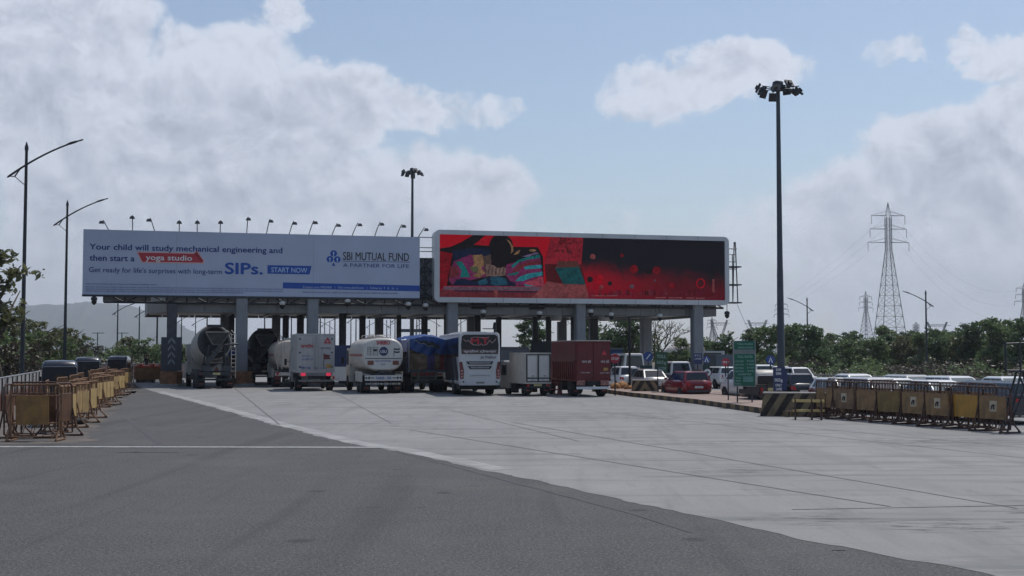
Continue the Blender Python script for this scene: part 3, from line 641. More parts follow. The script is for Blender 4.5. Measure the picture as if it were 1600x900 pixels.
# ------------------------------------------------------------------ vehicles
RIMM = M('wheel rim grey', (.22, .22, .23), .5, .4); WM = {}
def wheel(par, x, y, r, wd, name='wheel'):
    k = (round(r, 3), round(wd, 3))
    if k not in WM:
        f = MB(); f.lathe([(-wd / 2, r * .62), (-wd / 2, r * .93), (-wd / 2 + .03, r), (wd / 2 - .03, r), (wd / 2, r * .93), (wd / 2, r * .62)], (0, 0, 0), (1, 0, 0), 18)
        a = f.build(name, BLACK, par)
        f = MB(); f.lathe([(-wd / 2 + .02, r * .6), (-wd / 2 + .05, r * .2), (-wd / 2 - .02, r * .1)], (0, 0, 0), (1, 0, 0), 12); f.lathe([(wd / 2 - .02, r * .6), (wd / 2 - .05, r * .2), (wd / 2 + .02, r * .1)], (0, 0, 0), (1, 0, 0), 12)
        bb = f.build('rim', RIMM, a); WM[k] = (a.data, bb.data)
    else:
        a = bpy.data.objects.new(name, WM[k][0]); col.objects.link(a); a.parent = par
        bb = bpy.data.objects.new('rim', WM[k][1]); col.objects.link(bb); bb.parent = a
    a.location = (x, y, r); return a
def veh(name, label, cat, u, v, extra=0., group=None):
    p = G(u, v); return thing(name, label, cat, p, TH + R(extra), group)
def plate(par, x, y, z, w_=.5, h=.12, c=None, name='number_plate'):
    f = MB(); f.box(x - w_ / 2, x + w_ / 2, y - .015, y, z, z + h); return f.build(name, c or M('number plate', (.55, .48, .22), .5), par)
def lights(par, xs, y, z, w_=.16, h=.2, mat=None, name='tail_light'):
    for x in xs:
        f = MB(); f.box(x - w_ / 2, x + w_ / 2, y - .04, y, z, z + h); f.build(name, mat or RED, par)
def mudflaps(par, xs, y, w_=.5, z1=.75):
    for x in xs:
        f = MB(); f.box(x - w_ / 2, x + w_ / 2, y, y + .03, .16, z1); fl_ = f.build('mudflap', BLACK, par)
        f = MB(); f.box(x - w_ * .3, x + w_ * .3, y - .012, y, .3, .36); f.build('reflector', M('dull reflector', (.30, .05, .03), .4), fl_)
def cab(par, y, wd, h, mat, z0=.55, ln=1.7, facing=1):
    """a forward cab with glazing; front at y+ln"""
    hw = wd / 2
    f = MB(); f.prism([(y, z0), (y + ln, z0), (y + ln, z0 + (h - z0) * .48), (y + ln * .86, h - .06), (y + ln * .8, h), (y, h)], -hw, hw, 'x'); c_ = f.build('cab', mat, par)
    zb = z0 + (h - z0) * .5; zt = h - .16
    f = MB()
    for s in (-1, 1):
        x = s * (hw + .006); f.poly([(x, y + ln * .3, zb), (x, y + ln * .93, zb), (x, y + ln * .82, zt), (x, y + ln * .3, zt)])
    f.poly([(-hw + .1, y + ln + .004, zb + .02), (hw - .1, y + ln + .004, zb + .02), (hw - .12, y + ln * .87 + .012, zt), (-hw + .12, y + ln * .87 + .012, zt)])
    f.poly([(-hw + .3, y - .006, zb + .1), (hw - .3, y - .006, zb + .1), (hw - .3, y - .006, zt), (-hw + .3, y - .006, zt)])
    f.build('window', GLASS, c_)
    for s in (-1, 1):
        f = MB(); f.bar((s * hw, y + ln * .95, zb + .3), (s * (hw + .25), y + ln * 1.02, zb + .35), .02); f.box(s * (hw + .25) - .08, s * (hw + .25) + .08, y + ln * 1.0, y + ln * 1.06, zb + .05, zb + .5); f.build('mirror', BLACK, c_)
    return c_
def chassis(par, L, wd, z, h=.25, mat=None):
    f = MB()
    for s in (-1, 1): f.box(s * wd * .28 - .06, s * wd * .28 + .06, .12, L, z - h, z - .01)
    k = int(L / 1.2)
    for i in range(k): f.box(-wd * .28, wd * .28, .2 + i * 1.2, .3 + i * 1.2, z - h + .04, z - .05)
    f.box(wd * .3, wd * .46, L * .45, L * .62, z - .6, z - .12); f.box(-wd * .46, -wd * .3, L * .45, L * .6, z - .62, z - .12)
    return f.build('chassis', mat or STEEL, par)

# --- concrete mixer lorry
def mixer(label, u, v, extra, pale=True):
    r_ = veh('mixer_truck', label, 'mixer truck', u, v, extra, 'concrete mixer trucks at the lanes')
    chassis(r_, 8.2, 2.5, 1.15, .3)
    for s in (-1, 1):
        for y in (1.0, 2.35): wheel(r_, s * .98, y, .52, .56)
        wheel(r_, s * 1.08, 6.6, .52, .32)
        f = MB(); f.tube([(s * 1.0, .25, .9), (s * 1.0, .4, 1.16), (s * 1.0, 1.0, 1.24), (s * 1.0, 2.4, 1.24), (s * 1.0, 3.0, 1.1)], .05); f.box(s * 1.26 - .02 if s > 0 else s * 1.26, s * 1.26 if s > 0 else s * 1.26 + .02, .3, 3.1, .75, 1.3); f.build('mudguard', STEEL, r_)
    cab(r_, 6.2, 2.4, 3.0, CREAM if pale else STEEL, .6, 1.8)
    DRUM = M('cement stained white drum', (.44, .42, .385), .55, dirt=.75, var=.12, scale=.9) if pale else M('dark mixer drum', (.06, .062, .066), .6, var=.25)
    A_, B_ = Vector((0, 6.1, 2.35)), Vector((0, .62, 3.25))
    f = MB(); f.lathe([(0, .5), (.15, .9), (1.3, 1.22), (2.4, 1.32), (3.3, 1.31), (4.2, 1.22), (4.75, 1.15)], A_, B_, 28); dr = f.build('drum', DRUM, r_)
    f = MB(); f.lathe([(4.4, 1.215), (4.5, 1.235), (4.62, 1.195)], A_, B_, 26); f.build('drum_ring', DRUM, dr)
    f = MB(); f.lathe([(4.76, 1.14), (5.1, 1.07), (5.45, .98), (5.5, .8), (5.3, .6)], A_, B_, 24); f.build('drum_mouth', M('shaded drum mouth', (.03, .032, .036), .8, var=.3), dr)  # rear cone: its shade is put into the dark colour
    f = MB()                                                 # rear stand, hopper and chute
    for s in (-1, 1):
        f.bar((s * .62, .1, 1.1), (s * .5, .0, 2.9), .06); f.bar((s * .62, 1.0, 1.1), (s * .5, .3, 2.9), .06); f.bar((s * .95, .35, 1.2), (s * .75, .4, 2.2), .05)
    f.bar((-.62, .05, 1.7), (.62, .05, 1.7), .05); f.bar((-.5, 0, 2.45), (.5, 0, 2.45), .05)
    f.build('rear_stand', STEEL, r_)
    f = MB()
    f.add([(-.78, -.32, 3.75), (.78, -.32, 3.75), (.78, .5, 3.8), (-.78, .5, 3.8), (-.3, -.12, 2.95), (.3, -.12, 2.95), (.3, .25, 2.95), (-.3, .25, 2.95)], [(0, 1, 5, 4), (1, 2, 6, 5), (2, 3, 7, 6), (3, 0, 4, 7)])
    f.build('hopper', M('cement grey hopper', (.05, .049, .048), .8, var=.4, scale=4), r_, recalc=False)
    f = MB(); f.tube([(-.8, -.33, 3.75), (.8, -.33, 3.75)], .04); f.tube([(-.8, -.33, 3.75), (-.3, -.14, 2.95), (.3, -.14, 2.95), (.8, -.33, 3.75)], .05); f.build('hopper_rim', M('dull grey rim', (.12, .12, .12), .6, var=.4), r_)
    f = MB(); f.box(-.6, .5, -.1, .8, 4.1, 4.26); f.build('hopper_hood', STEEL, r_)
    f = MB()
    pts = [(.4, -.02, 2.92), (.1, -.25, 2.55), (-.3, -.42, 2.1), (-.7, -.5, 1.65)]
    for (x, y, z), (x2, y2, z2) in zip(pts, pts[1:]):
        f.add([(x - .2, y, z + .12), (x, y - .02, z - .04), (x + .22, y, z + .12), (x2 - .2, y2, z2 + .12), (x2, y2 - .02, z2 - .04), (x2 + .22, y2, z2 + .12)], [(0, 1, 4, 3), (1, 2, 5, 4)])
    f.build('chute', M('worn chute', (.05, .05, .05), .7, var=.4, scale=5), r_, recalc=False)
    f = MB(); f.tube([(.5, -.12, 2.92), (1.0, -.08, 2.95), (1.45, 0, 2.97)], .06); f.build('chute_arm', STEEL, r_)
    f = MB()
    for x in (1.0, 1.3): f.tube([(x, .1, .7), (x, .1, 3.6), (x - .3, .25, 3.9)], .025)
    for k in range(11): f.bar((1.0, .1, .9 + k * .27), (1.3, .1, .9 + k * .27), .018)
    f.build('ladder', CREAM, r_)
    f = MB(); f.box(-1.2, 1.2, .02, .14, .88, 1.12); f.box(-1.05, 1.05, .1, .18, .55, .68); f.box(-.9, -.84, .06, .16, .6, .9); f.box(.84, .9, .06, .16, .6, .9); f.build('rear_bumper', STEEL, r_)
    f = MB(); f.box(-.95, -.35, -.03, .02, 1.18, 1.55); f.box(.4, 1.0, -.03, .02, 1.18, 1.5); f.build('rear_panel', DARK_AND_SHADED, r_)
    lights(r_, (-1.05, 1.05), .02, .93, .26, .14, M('grimy red lens', (.07, .015, .012), .5))
    f = MB(); f.add([(-.16, -.02, 1.2), (.16, -.02, 1.2), (0, -.02, 1.5)], [(0, 1, 2)]); f.build('warning_triangle', M('dull red', (.12, .03, .03), .6), r_)
    mudflaps(r_, (-.98, .98), .3); plate(r_, .0, .0, .93, .5, .14); r_.scale = (1.03, 1.03, 1.06)
    return r_
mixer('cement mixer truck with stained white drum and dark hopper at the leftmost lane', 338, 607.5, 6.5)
mixer('dark mixer truck half hidden behind the second canopy column, left of the cream tanker', 414, 600.5, 0, False)

# --- white box truck
def box_truck(name, label, u, v, extra, W_, L_, H_, z0, mat, cabmat, r=.42, cablen=1.6, cabh=2.4, group=None, dual=True):
    t_ = veh(name, label, 'truck', u, v, extra, group)
    hw = W_ / 2
    f = MB(); f.box(-hw, hw, .03, L_, z0, H_); bx = f.build('cargo_box', mat, t_)
    f = MB()
    for s in (-1, 1):
        for k in range(int(L_ / .42)): f.box(s * hw - .012, s * hw + .012, .2 + k * .42, .26 + k * .42, z0 + .1, H_ - .12)
    f.box(-hw - .02, hw + .02, 0, L_ + .01, H_ - .07, H_ + .02); f.box(-hw - .02, hw + .02, 0, L_ + .01, z0 - .06, z0 + .06); f.build('box_trim', mat, bx)
    chassis(t_, L_ + cablen, W_, z0 - .02)
    for s in (-1, 1):
        wheel(t_, s * (hw - .2), L_ * .24, r, .42 if dual else .22); wheel(t_, s * (hw - .16), L_ + cablen * .35, r, .24)
    cab(t_, L_ + .12, W_ * .95, cabh, cabmat, r * 1.1, cablen); mudflaps(t_, (-hw + .22, hw - .22), L_ * .24 - r - .12, .42, r * 1.5)
    return t_, bx
DWHITE = M('dusty white panel', (.42, .41, .405), .5, dirt=.3, var=.08, scale=.9)
wt, wb = box_truck('box_truck', 'tall white box truck with red lettering, painted flag and lit brake lamps', 493, 611, 0, 2.5, 5.2, 3.78, 1.28, DWHITE, DWHITE, .46, 1.7, 2.7)
for s in (-1, 1):
    f = MB(); x0, x1 = (.02, 1.22) if s > 0 else (-1.22, -.02)
    f.box(x0, x1, -.03, .02, 1.36, 3.66)
    for z in (1.75, 2.0, 2.25, 2.52, 2.8, 3.1, 3.36): f.box(x0 + .06, x1 - .06, -.05, -.03, z, z + .03)
    f.bar((s * .14, -.07, 1.4), (s * .14, -.07, 3.62), .025); d_ = f.build('rear_door', DWHITE, wt)
    f = MB()
    for z in (1.55, 2.5, 3.4): f.box(s * 1.06 - .05, s * 1.06 + .05, -.06, 0, z, z + .1)
    f.build('hinge', STEEL, d_)
text('जगदीश', LETR, wt, -1.0, -.12, 2.86, .2, -.06, bold=.02)
f = MB(); f.add([(.5, -.06, 3.16), (1.02, -.06, 3.16), (.76, -.06, 3.56)], [(0, 1, 2)]); f.build('warning_triangle', LETR, wt)
f = MB(); f.add([(.64, -.066, 3.22), (.88, -.066, 3.22), (.76, -.066, 3.4)], [(0, 1, 2)]); f.build('triangle_centre', M('pale red', (.55, .25, .25), .6), wt)
text('जय माता', LETK, wt, .3, .95, 2.78, .12, -.06); text('गाड़ी धीरे चलाएं', LETB, wt, -.95, -.4, 2.28, .08, -.06); text('सुरक्षित दूरी', LETB, wt, -.95, -.15, 2.06, .09, -.06); text('MH 46', LETB, wt, -1.0, -.35, 1.46, .16, -.06, bold=.02); text('CARGO', LETB, wt, -.12, .22, 1.46, .12, -.06); text('GOODS', LETB, wt, .3, .7, 1.46, .12, -.06)
f = MB(); f.bar((.52, -.07, 1.6), (.52, -.07, 2.5), .015); f.poly([(.53, -.06, 2.45), (.98, -.06, 2.36), (.86, -.06, 2.26), (1.0, -.06, 2.12), (.53, -.06, 2.1)]); f.build('painted_flag', M('maroon print', (.14, .03, .03), .6), wt)
f = MB(); f.box(.68, 1.02, -.062, -.05, 1.52, 1.78); f.build('yellow_plate', YEL, wt)
f = MB(); f.box(-1.1, 1.1, .0, .06, 1.0, 1.22); f.box(-1.12, 1.12, -.04, .1, .62, .74); f.box(-.5, .5, -.02, .03, .8, 1.0, 1); f.build('rear_bumper', [M('grey bumper', (.2, .2, .2), .6), BLACK], wt)
lights(wt, (-.82, .85), 0, 1.0, .3, .2, M('lit brake lamp', (.75, .03, .08), .3, var=0, emit=.55))
text('जय श्री', LETK, wb, 0, .9, 2.6, .3, 0, rotz=R(-90)).location = (-1.27, 4.0, 2.6)
# --- little white box truck
st_, sb = box_truck('box_truck', 'small white box truck with twin framed doors, right of the coach', 841, 619, 4.5, 1.56, 2.9, 2.52, .78, CREAM, WHITE, .36, 1.7, 1.95, dual=False)
f = MB()
for x in (-.74, -.03, .7): f.box(x, x + .06, -.02, .025, .82, 2.46)
for z in (.82, 1.02, 2.4): f.box(-.74, .76, -.018, .024, z, z + .05)
f.build('door_frame', STEEL, st_)
for x0, x1 in ((-.66, -.06), (.06, .68)):
    f = MB(); f.box(x0, x1, -.012, .025, 1.1, 2.36); f.bar((x1 - .08, -.03, 1.1), (x1 - .08, -.03, 2.36), .015); d_ = f.build('rear_door', WHITE, st_)
    f = MB(); f.box((x0 + x1) / 2 - .04, (x0 + x1) / 2 + .08, -.04, -.01, 1.16, 1.2); f.build('handle', STEEL, d_)
    f = MB(); f.box(x0, x1, -.014, .02, .88, 1.0); f.build('lower_panel', WHITE, st_)
text('HORN', LETK, st_, -.5, -.2, .91, .06, -.02); text('OK', LETK, st_, .2, .42, .91, .06, -.02)
f = MB(); f.box(-.72, .72, .1, .2, .45, .55); f.build('rear_bumper', STEEL, st_); lights(st_, (-.62, .62), .06, .56, .14, .12); plate(st_, 0, .06, .58)
f = MB(); f.box(-.75, .75, 4.0, 4.6, 1.98, 2.06); f.build('roof_rack', LETW, st_)
# --- maroon truck
MAR = M('maroon truck paint', (.11, .008, .012), .45, dirt=.25, var=.2, scale=1.2); MARD = M('dark maroon ribs', (.10, .010, .012), .5, var=.2)
mt_, mb_ = box_truck('box_truck', 'maroon high sided truck with white markings and a ribbed lower side', 927, 620, 0, 2.12, 4.9, 3.2, .95, MAR, MAR, .46, 1.6, 2.5)
f = MB()
for s in (-1, 1):
    for k in range(12): f.box(s * 1.06 - .05, s * 1.06 + .05, .15 + k * .39, .24 + k * .39, .98, 2.0)
    f.box(s * 1.06 - .06, s * 1.06 + .06, .05, 4.88, 2.0, 2.1)
f.build('side_ribs', MARD, mb_)
f = MB(); f.box(-1.0, -.02, -.02, .02, 1.02, 3.1); f.box(.02, 1.0, -.02, .02, 1.02, 3.1); f.build('rear_door', MAR, mt_)
f = MB(); f.box(-1.08, 1.08, -.01, 4.9, 3.2, 3.25); f.build('roof_edge', CREAM, mb_)
for x0, x1, z, c_ in ((-.7, -.15, 1.95, .13), (.45, .95, 1.95, .13), (-.75, -.2, 1.36, .06), (.4, .98, 1.34, .06)): text('जय हो', LETW, mt_, x0, x1, z, c_, -.03) if c_ > .1 else text('GOODS CARRIER', LETW, mt_, x0, x1, z, c_, -.03)
f = MB(); f.add([(.5, -.03, 2.4), (.82, -.03, 2.4), (.66, -.03, 2.68)], [(0, 1, 2)]); f.build('warning_triangle', M('bright red print', (.5, .03, .06), .5), mt_)
f = MB(); f.box(.62, .9, -.032, -.02, 1.5, 1.66); f.build('yellow_plate', YEL, mt_)
f = MB(); f.box(-1.0, 1.0, -.02, .06, .44, .58); f.box(-.98, -.5, -.02, .05, .66, .94, 1); f.box(.45, .95, -.02, .05, .66, .94, 1); f.box(-.35, .3, -.01, .05, .68, .92, 2); f.build('rear_bumper', [LETW, M('lamp cluster', (.30, .14, .12), .5, var=.4, scale=8), BLACK], mt_)
# --- tankers
def tanker(label, u, v, extra, lettered):
    t_ = veh('tanker_truck', label, 'tanker', u, v, extra, 'road tankers at the lanes')
    TK = M('dusty white tank', (.50, .475, .435), .45, dirt=.4, var=.08, scale=.7) if lettered else M('dusty cream tank', (.50, .44, .38), .55, dirt=.6, var=.12, scale=.7)
    def ring_(y, k, n=30):
        out = []
        for i in range(n):
            a = 2 * math.pi * i / n; ca, sa = math.cos(a), math.sin(a); p = 2.9
            out.append((1.27 * k * math.copysign(abs(ca) ** (2 / p), ca), y, 2.43 + 1.03 * k * math.copysign(abs(sa) ** (2 / p), sa)))
        return out
    f = MB(); f.loft([ring_(.05, .93), ring_(.12, .985), ring_(.3, 1.0), ring_(6.5, 1.0), ring_(6.7, .97), ring_(6.78, .9)]); f.build('tank', TK, t_)
    f = MB(); f.loft([ring_(.02, .90), ring_(.06, .93)]); f.build('tank_end', WHITE if lettered else TK, t_)
    f = MB()
    for y in (1.7, 3.3, 4.9): f.loft([ring_(y, 1.008), ring_(y + .08, 1.008)])
    f.build('tank_band', CREAM, t_)
    f = MB(); f.box(-.45, .45, .5, 6.2, 3.46, 3.52); f.tube([(-.5, .4, 3.5), (-.5, .6, 3.66), (-.5, 6.0, 3.66), (-.5, 6.2, 3.5)], .025); f.tube([(.5, .4, 3.5), (.5, .6, 3.66), (.5, 6.0, 3.66), (.5, 6.2, 3.5)], .025); f.build('walkway', CREAM, t_)
    for y in (1.6, 3.4, 5.2):
        f = MB(); f.lathe([(0, .3), (.1, .3), (.14, .2)], (0, y, 3.52), (0, y, 9), 14); f.build('hatch', CREAM, t_)
    f = MB()
    for s in (-1, 1): f.box(s * 1.272 - .004, s * 1.272 + .004, .35, 6.4, 2.3, 2.46)
    f.build('side_stripe', M('dull red stripe', (.30, .10, .09), .6), t_)
    chassis(t_, 8.6, 2.5, 1.3, .3); cab(t_, 6.95, 2.4, 2.85, M('white cab', (.5, .48, .45), .5, dirt=.3), .6, 1.8)
    for s in (-1, 1):
        for y in (1.15, 2.5): wheel(t_, s * .98, y, .52, .56)
        wheel(t_, s * 1.08, 7.9, .52, .32)
        f = MB(); f.box(s * 1.0 - .28, s * 1.0 + .28, .35, 3.3, 1.16, 1.2); f.box(s * 1.27 - .02, s * 1.27 + .02, .3, 3.4, .72, 1.36); f.build('side_skirt', CREAM, t_)
    mudflaps(t_, (-.98, .98), .45)
    if lettered:
        f = MB(); f.box(-1.15, 1.15, -.12, -.04, .80, 1.14); f.build('rear_bumper', WHITE, t_)
        f = MB()
        for k in range(12):
            x = -1.1 + k * .185; f.box(x, x + .13, -.1, -.03, .56, .66, k % 2)
        f.build('underrun_bar', [GALV, CREAM], t_)
        text('TANKER - 1038', LETB, t_, -.48, .48, .89, .16, -.128, bold=.02)
        f = MB()
        for s in (-1, 1): f.box(s * .72 - .16, s * .72 + .16, -.13, -.125, .95, 1.0); f.add([(s * .86, -.128, .87), (s * .86, -.128, 1.08), (s * 1.0, -.128, .975)], [(0, 1, 2)])
        f.build('arrow', LETK, t_)
        f = MB()
        for s in (-1, 1): f.lathe([(0, .06), (.02, .05)], (s * 1.07, -.12, .975), (s * 1.07, -1, .975), 10)
        f.build('reflector', BLACK, t_)
        text('SHRIRO', LETR, t_, -.42, .42, 3.04, .24, .0, bold=.03)
        f = MB(); f.lathe([(0, .28), (.02, .28)], (0.02, .012, 2.62), (.02, -1, 2.62), 22); f.build('round_emblem', M('navy emblem', (.03, .04, .12), .6), t_)
        text('USU', LETW, t_, -.17, .2, 2.53, .17, -.02, bold=.02)
        f = MB()
        for k in range(5): f.box(-.98, -.36, .006, .016, 2.38 + k * .12, 2.40 + k * .12)
        for x in (-.98, -.8, -.6, -.36): f.box(x, x + .02, .003, .014, 2.36, 2.9)
        f.box(-.62, -.4, .0, .012, 2.62, 2.76); f.build('data_table', LETK, t_)
        f = MB()
        for z in (2.5, 2.68): f.add([(.68, .004, z + .14), (.86, .004, z + .1), (1.04, .004, z + .14), (1.04, .004, z + .05), (.86, .004, z + .01), (.68, .004, z + .05)], [(0, 1, 4, 5), (1, 2, 3, 4)])
        f.box(.66, .69, .0, .012, 2.3, 2.82); f.build('hazard_mark', LETK, t_)
        f = MB(); f.box(-1.13, 1.13, -.002, .014, 2.16, 2.2); f.build('end_line', LETK, t_)
        text('HIGHLY INFLAMMABLE', LETB, t_, -.5, .5, 1.97, .1, .0); text('DIESEL', LETB, t_, -.14, .14, 1.78, .08, .0)
        f = MB(); f.box(-.98, -.6, -.03, .02, 1.78, 2.04); f.box(.6, .98, -.03, .02, 1.78, 2.04); f.build('tail_light', M('brown red lens', (.16, .05, .03), .5, var=.4, scale=9), t_)
        f = MB(); f.tube([(-.3, -.02, 1.36), (0, -.1, 1.28), (.3, -.02, 1.36)], .07); f.box(-.5, .5, 0, .2, 1.14, 1.28); f.build('outlet_valve', STEEL, t_)
    else:
        f = MB(); f.box(-1.2, 1.2, -.05, .03, .85, 1.1, 0); f.box(-1.2, -.8, -.06, .02, .55, .83, 1); f.box(.8, 1.2, -.06, .02, .55, .83, 1); f.build('rear_bumper', [CREAM, MAR], t_)
        f = MB()
        for x in (-1.0, -.7): f.bar((x, -.03, 1.3), (x, -.03, 3.5), .03)
        for k in range(7): f.bar((-1.0, -.03, 1.5 + k * .3), (-.7, -.03, 1.5 + k * .3), .02)
        f.build('ladder', CREAM, t_); lights(t_, (-1.0, 1.0), -.05, .9)
    return t_
tanker('white lettered road tanker with round dark emblem and arrows on its bumper', 598.5, 615, 0, True)
tanker('cream road tanker with a rear ladder, partly hidden behind the white box truck', 455, 605, 0, False)
tk = tanker('white tank lorry far beyond the red car, behind the rightmost canopy column', 1088, 584.5, 0, False)
# --- tarpaulin lorry
tl_ = veh('cargo_lorry', 'dark cargo lorry under a sagging bright blue tarpaulin, between the tanker and the coach', 'lorry', 667, 613.2, 0)
TARP = M('blue tarpaulin', (.006, .045, .19), .45, var=.3, scale=1.5); SACK = M('brown bundled load', (.13, .095, .06), .8, var=.55, scale=3)
f = MB(); f.box(-1.22, 1.22, .05, 6.2, 1.28, 1.42)
for s in (-1, 1):
    f.box(s * 1.2 - .04, s * 1.2 + .04, .05, 6.2, 1.42, 2.3)
    for k in range(7): f.box(s * 1.24 - .04, s * 1.24 + .04, .1 + k * .98, .2 + k * .98, 1.3, 3.2)
f.build('cargo_bed', M('dark blue grey lorry bed', (.05, .06, .09), .6, var=.3), tl_)
f = MB(); random.seed(3); gx, gz = 15, 11; vs = []
for j in range(gz):
    for i in range(gx): vs.append((-1.15 + 2.3 * i / (gx - 1), .12 - .26 * math.sin(math.pi * i / (gx - 1)) * math.sin(math.pi * (j + .8) / gz) + random.uniform(-.07, .07), 1.45 + 1.25 * j / (gz - 1)))
fs = [(j * gx + i, j * gx + i + 1, (j + 1) * gx + i + 1, (j + 1) * gx + i) for j in range(gz - 1) for i in range(gx - 1)]
for k_, fc in enumerate(fs): f.m.append(0)
f.m = []; f.add(vs, fs, 0, True); f.m = [0 if (vs[fc[0]][0] < -.1 or (int(vs[fc[0]][0] * 3) % 2)) else (1 if vs[fc[0]][0] < .45 else 2) for fc in fs]
f.build('bundled_load', [SACK, M('purple sacking', (.05, .035, .12), .8, var=.4), M('dull red sacking', (.17, .03, .03), .8, var=.4)], tl_)
f = MB(); gx, gy = 17, 9; vs = []
for j in range(gy):
    for i in range(gx):
        x = -1.28 + 2.56 * i / (gx - 1); y = -.1 + 6.0 * j / (gy - 1); hump = 3.42 + .28 * math.sin(math.pi * i / (gx - 1)); vs.append((x, y, hump + random.uniform(-.04, .04) - (.12 if j == 0 else 0)))
sag = []                                                   # the flap hanging down the rear, with a slack dark fold
for j in range(8):
    for i in range(gx):
        s_ = i / (gx - 1); top_ = 3.3 + .28 * math.sin(math.pi * s_); bot = 2.62 - .28 * s_ + .10 * math.sin(s_ * 8 + 1) + .06 * math.sin(s_ * 21) + random.uniform(-.05, .05)
        k_ = j / 7; sag.append((-1.28 + 2.56 * s_, -.12 - .14 * math.sin(math.pi * k_) * math.sin(math.pi * s_) + .06 * math.sin(s_ * 23 + k_ * 5), top_ + (bot - top_) * k_))
f.add(vs, [(j * gx + i, j * gx + i + 1, (j + 1) * gx + i + 1, (j + 1) * gx + i) for j in range(gy - 1) for i in range(gx - 1)], 0, True)
f.add(sag, [(j * gx + i, j * gx + i + 1, (j + 1) * gx + i + 1, (j + 1) * gx + i) for j in range(7) for i in range(gx - 1)], 0, True)
for s in (-1, 1): f.add([(s * 1.29, -.1, 3.35), (s * 1.29, 5.9, 3.35), (s * 1.29, 5.9, 2.5), (s * 1.29, -.1, 2.6)], [(0, 1, 2, 3)])
f.build('tarpaulin', TARP, tl_, recalc=False)
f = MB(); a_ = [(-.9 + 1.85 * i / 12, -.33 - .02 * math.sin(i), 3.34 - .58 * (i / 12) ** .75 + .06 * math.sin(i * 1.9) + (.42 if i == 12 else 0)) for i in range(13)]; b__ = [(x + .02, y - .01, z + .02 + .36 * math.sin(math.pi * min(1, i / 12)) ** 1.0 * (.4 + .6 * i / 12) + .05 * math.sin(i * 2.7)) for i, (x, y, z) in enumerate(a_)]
f.add(a_ + b__, [(i, i + 1, 13 + i + 1, 13 + i) for i in range(12)], 0, True); f.build('tarpaulin_opening', M('shaded tarpaulin gap', (.025, .03, .035), .9, var=.5, scale=9), tl_, recalc=False)  # dark sheet over the flap, coloured as the shade in the gap
f = MB(); f.tube([(x, y - .02, z) for x, y, z in a_[:9]], .016); f.build('rope', M('dull rope', (.25, .25, .25), .8), tl_)
f = MB(); f.bar((-1.2, -.2, 1.3), (-1.2, -.2, 3.5), .035); f.build('corner_post', GALV, tl_)
chassis(tl_, 8, 2.4, 1.27, .3); cab(tl_, 6.35, 2.4, 2.9, DARK_AND_SHADED, .6, 1.7)
for s in (-1, 1):
    for y in (1.15, 2.5): wheel(tl_, s * .96, y, .52, .56)
    wheel(tl_, s * 1.05, 7.3, .52, .32)
f = MB()
for z in (.78, 1.02, 1.28): f.box(-1.05, 1.05, -.1, -.05, z, z + .045)
for x in (-1.05, -.62, -.55, .5, .58, 1.0): f.box(x, x + .05, -.102, -.048, .78, 1.3)
f.build('rear_frame', M('olive grey steel', (.12, .115, .085), .6, var=.3), tl_)
f = MB(); f.box(-1.0, 1.0, -.04, .0, .6, .72); f.box(-.5, .5, -.04, 0, .8, 1.0); f.build('rear_bumper', STEEL, tl_); lights(tl_, (-.84, .8), -.04, 1.08, .3, .16, M('dim red lens', (.16, .03, .03), .4)); text('जय श्री राम', LETR, tl_, -.5, .45, 1.11, .13, -.09, bold=.02)
# --- coach
BODY = M('white coach paint', (.50, .50, .52), .35, dirt=.2, var=.04, coat=.3, scale=.6); BLK = M('black coach glass', (.012, .012, .015), .12, var=0, coat=.4)
bus = veh('coach', 'tall white coach with black rear window and red logo beside the tarpaulin lorry', 'bus', 750, 618.5, -5)
def brr_(y, k, w0=1.24, zb=.62, zt=3.74, r=.22, n=5, lean=0.):
    pts = []
    for x, z, a0 in ((w0 * k - r, zb + r, -90), (w0 * k * .97 - r, zt - r, 0), (-w0 * k * .97 + r, zt - r, 90), (-w0 * k + r, zb + r, 180)):
        for i in range(n + 1):
            a = R(a0 + 90 * i / n); pts.append((x + r * math.cos(a), y + lean * (z - zb), z + r * math.sin(a)))
    return pts
f = MB(); f.loft([brr_(.02, .95, zb=.7, lean=.045), brr_(.10, .99, zb=.64, lean=.04), brr_(.5, 1., lean=.01), brr_(11.4, 1.), brr_(11.9, .95)]); f.build('body', BODY, bus)
f = MB(); f.poly([(-1.08, .115, 2.46), (1.08, .115, 2.46), (1.12, .14, 3.0), (1.06, .165, 3.5), (.9, .17, 3.6), (-.9, .17, 3.6), (-1.06, .165, 3.5), (-1.12, .14, 3.0)]); rw = f.build('rear_window', M('matt black window', (.010, .010, .012), .45, var=0), bus)
rw.location = (0, -.04, 0)
def on_bus(z): return .02 + .045 * (z - .7) - .06
f = MB()
for x0, x1 in ((-1.04, 1.04),): f.poly([(x0, on_bus(2.5) - .02, 2.5), (x1, on_bus(2.5) - .02, 2.5), (x1, on_bus(2.7) - .02, 2.72), (x0, on_bus(2.7) - .02, 2.72)])
f.build('lettered_band', M('brownish lettered band', (.13, .08, .075), .6, var=.6, scale=9), bus)
text('सुप्रीम ट्रैवल्स', LETW, bus, -.95, .95, 2.55, .11, on_bus(2.6) - .035)
text('M.T', LETR, bus, -.5, .5, 3.06, .34, on_bus(3.2) - .01, bold=.05)
f = MB()
yb = on_bus(3.2) - .014
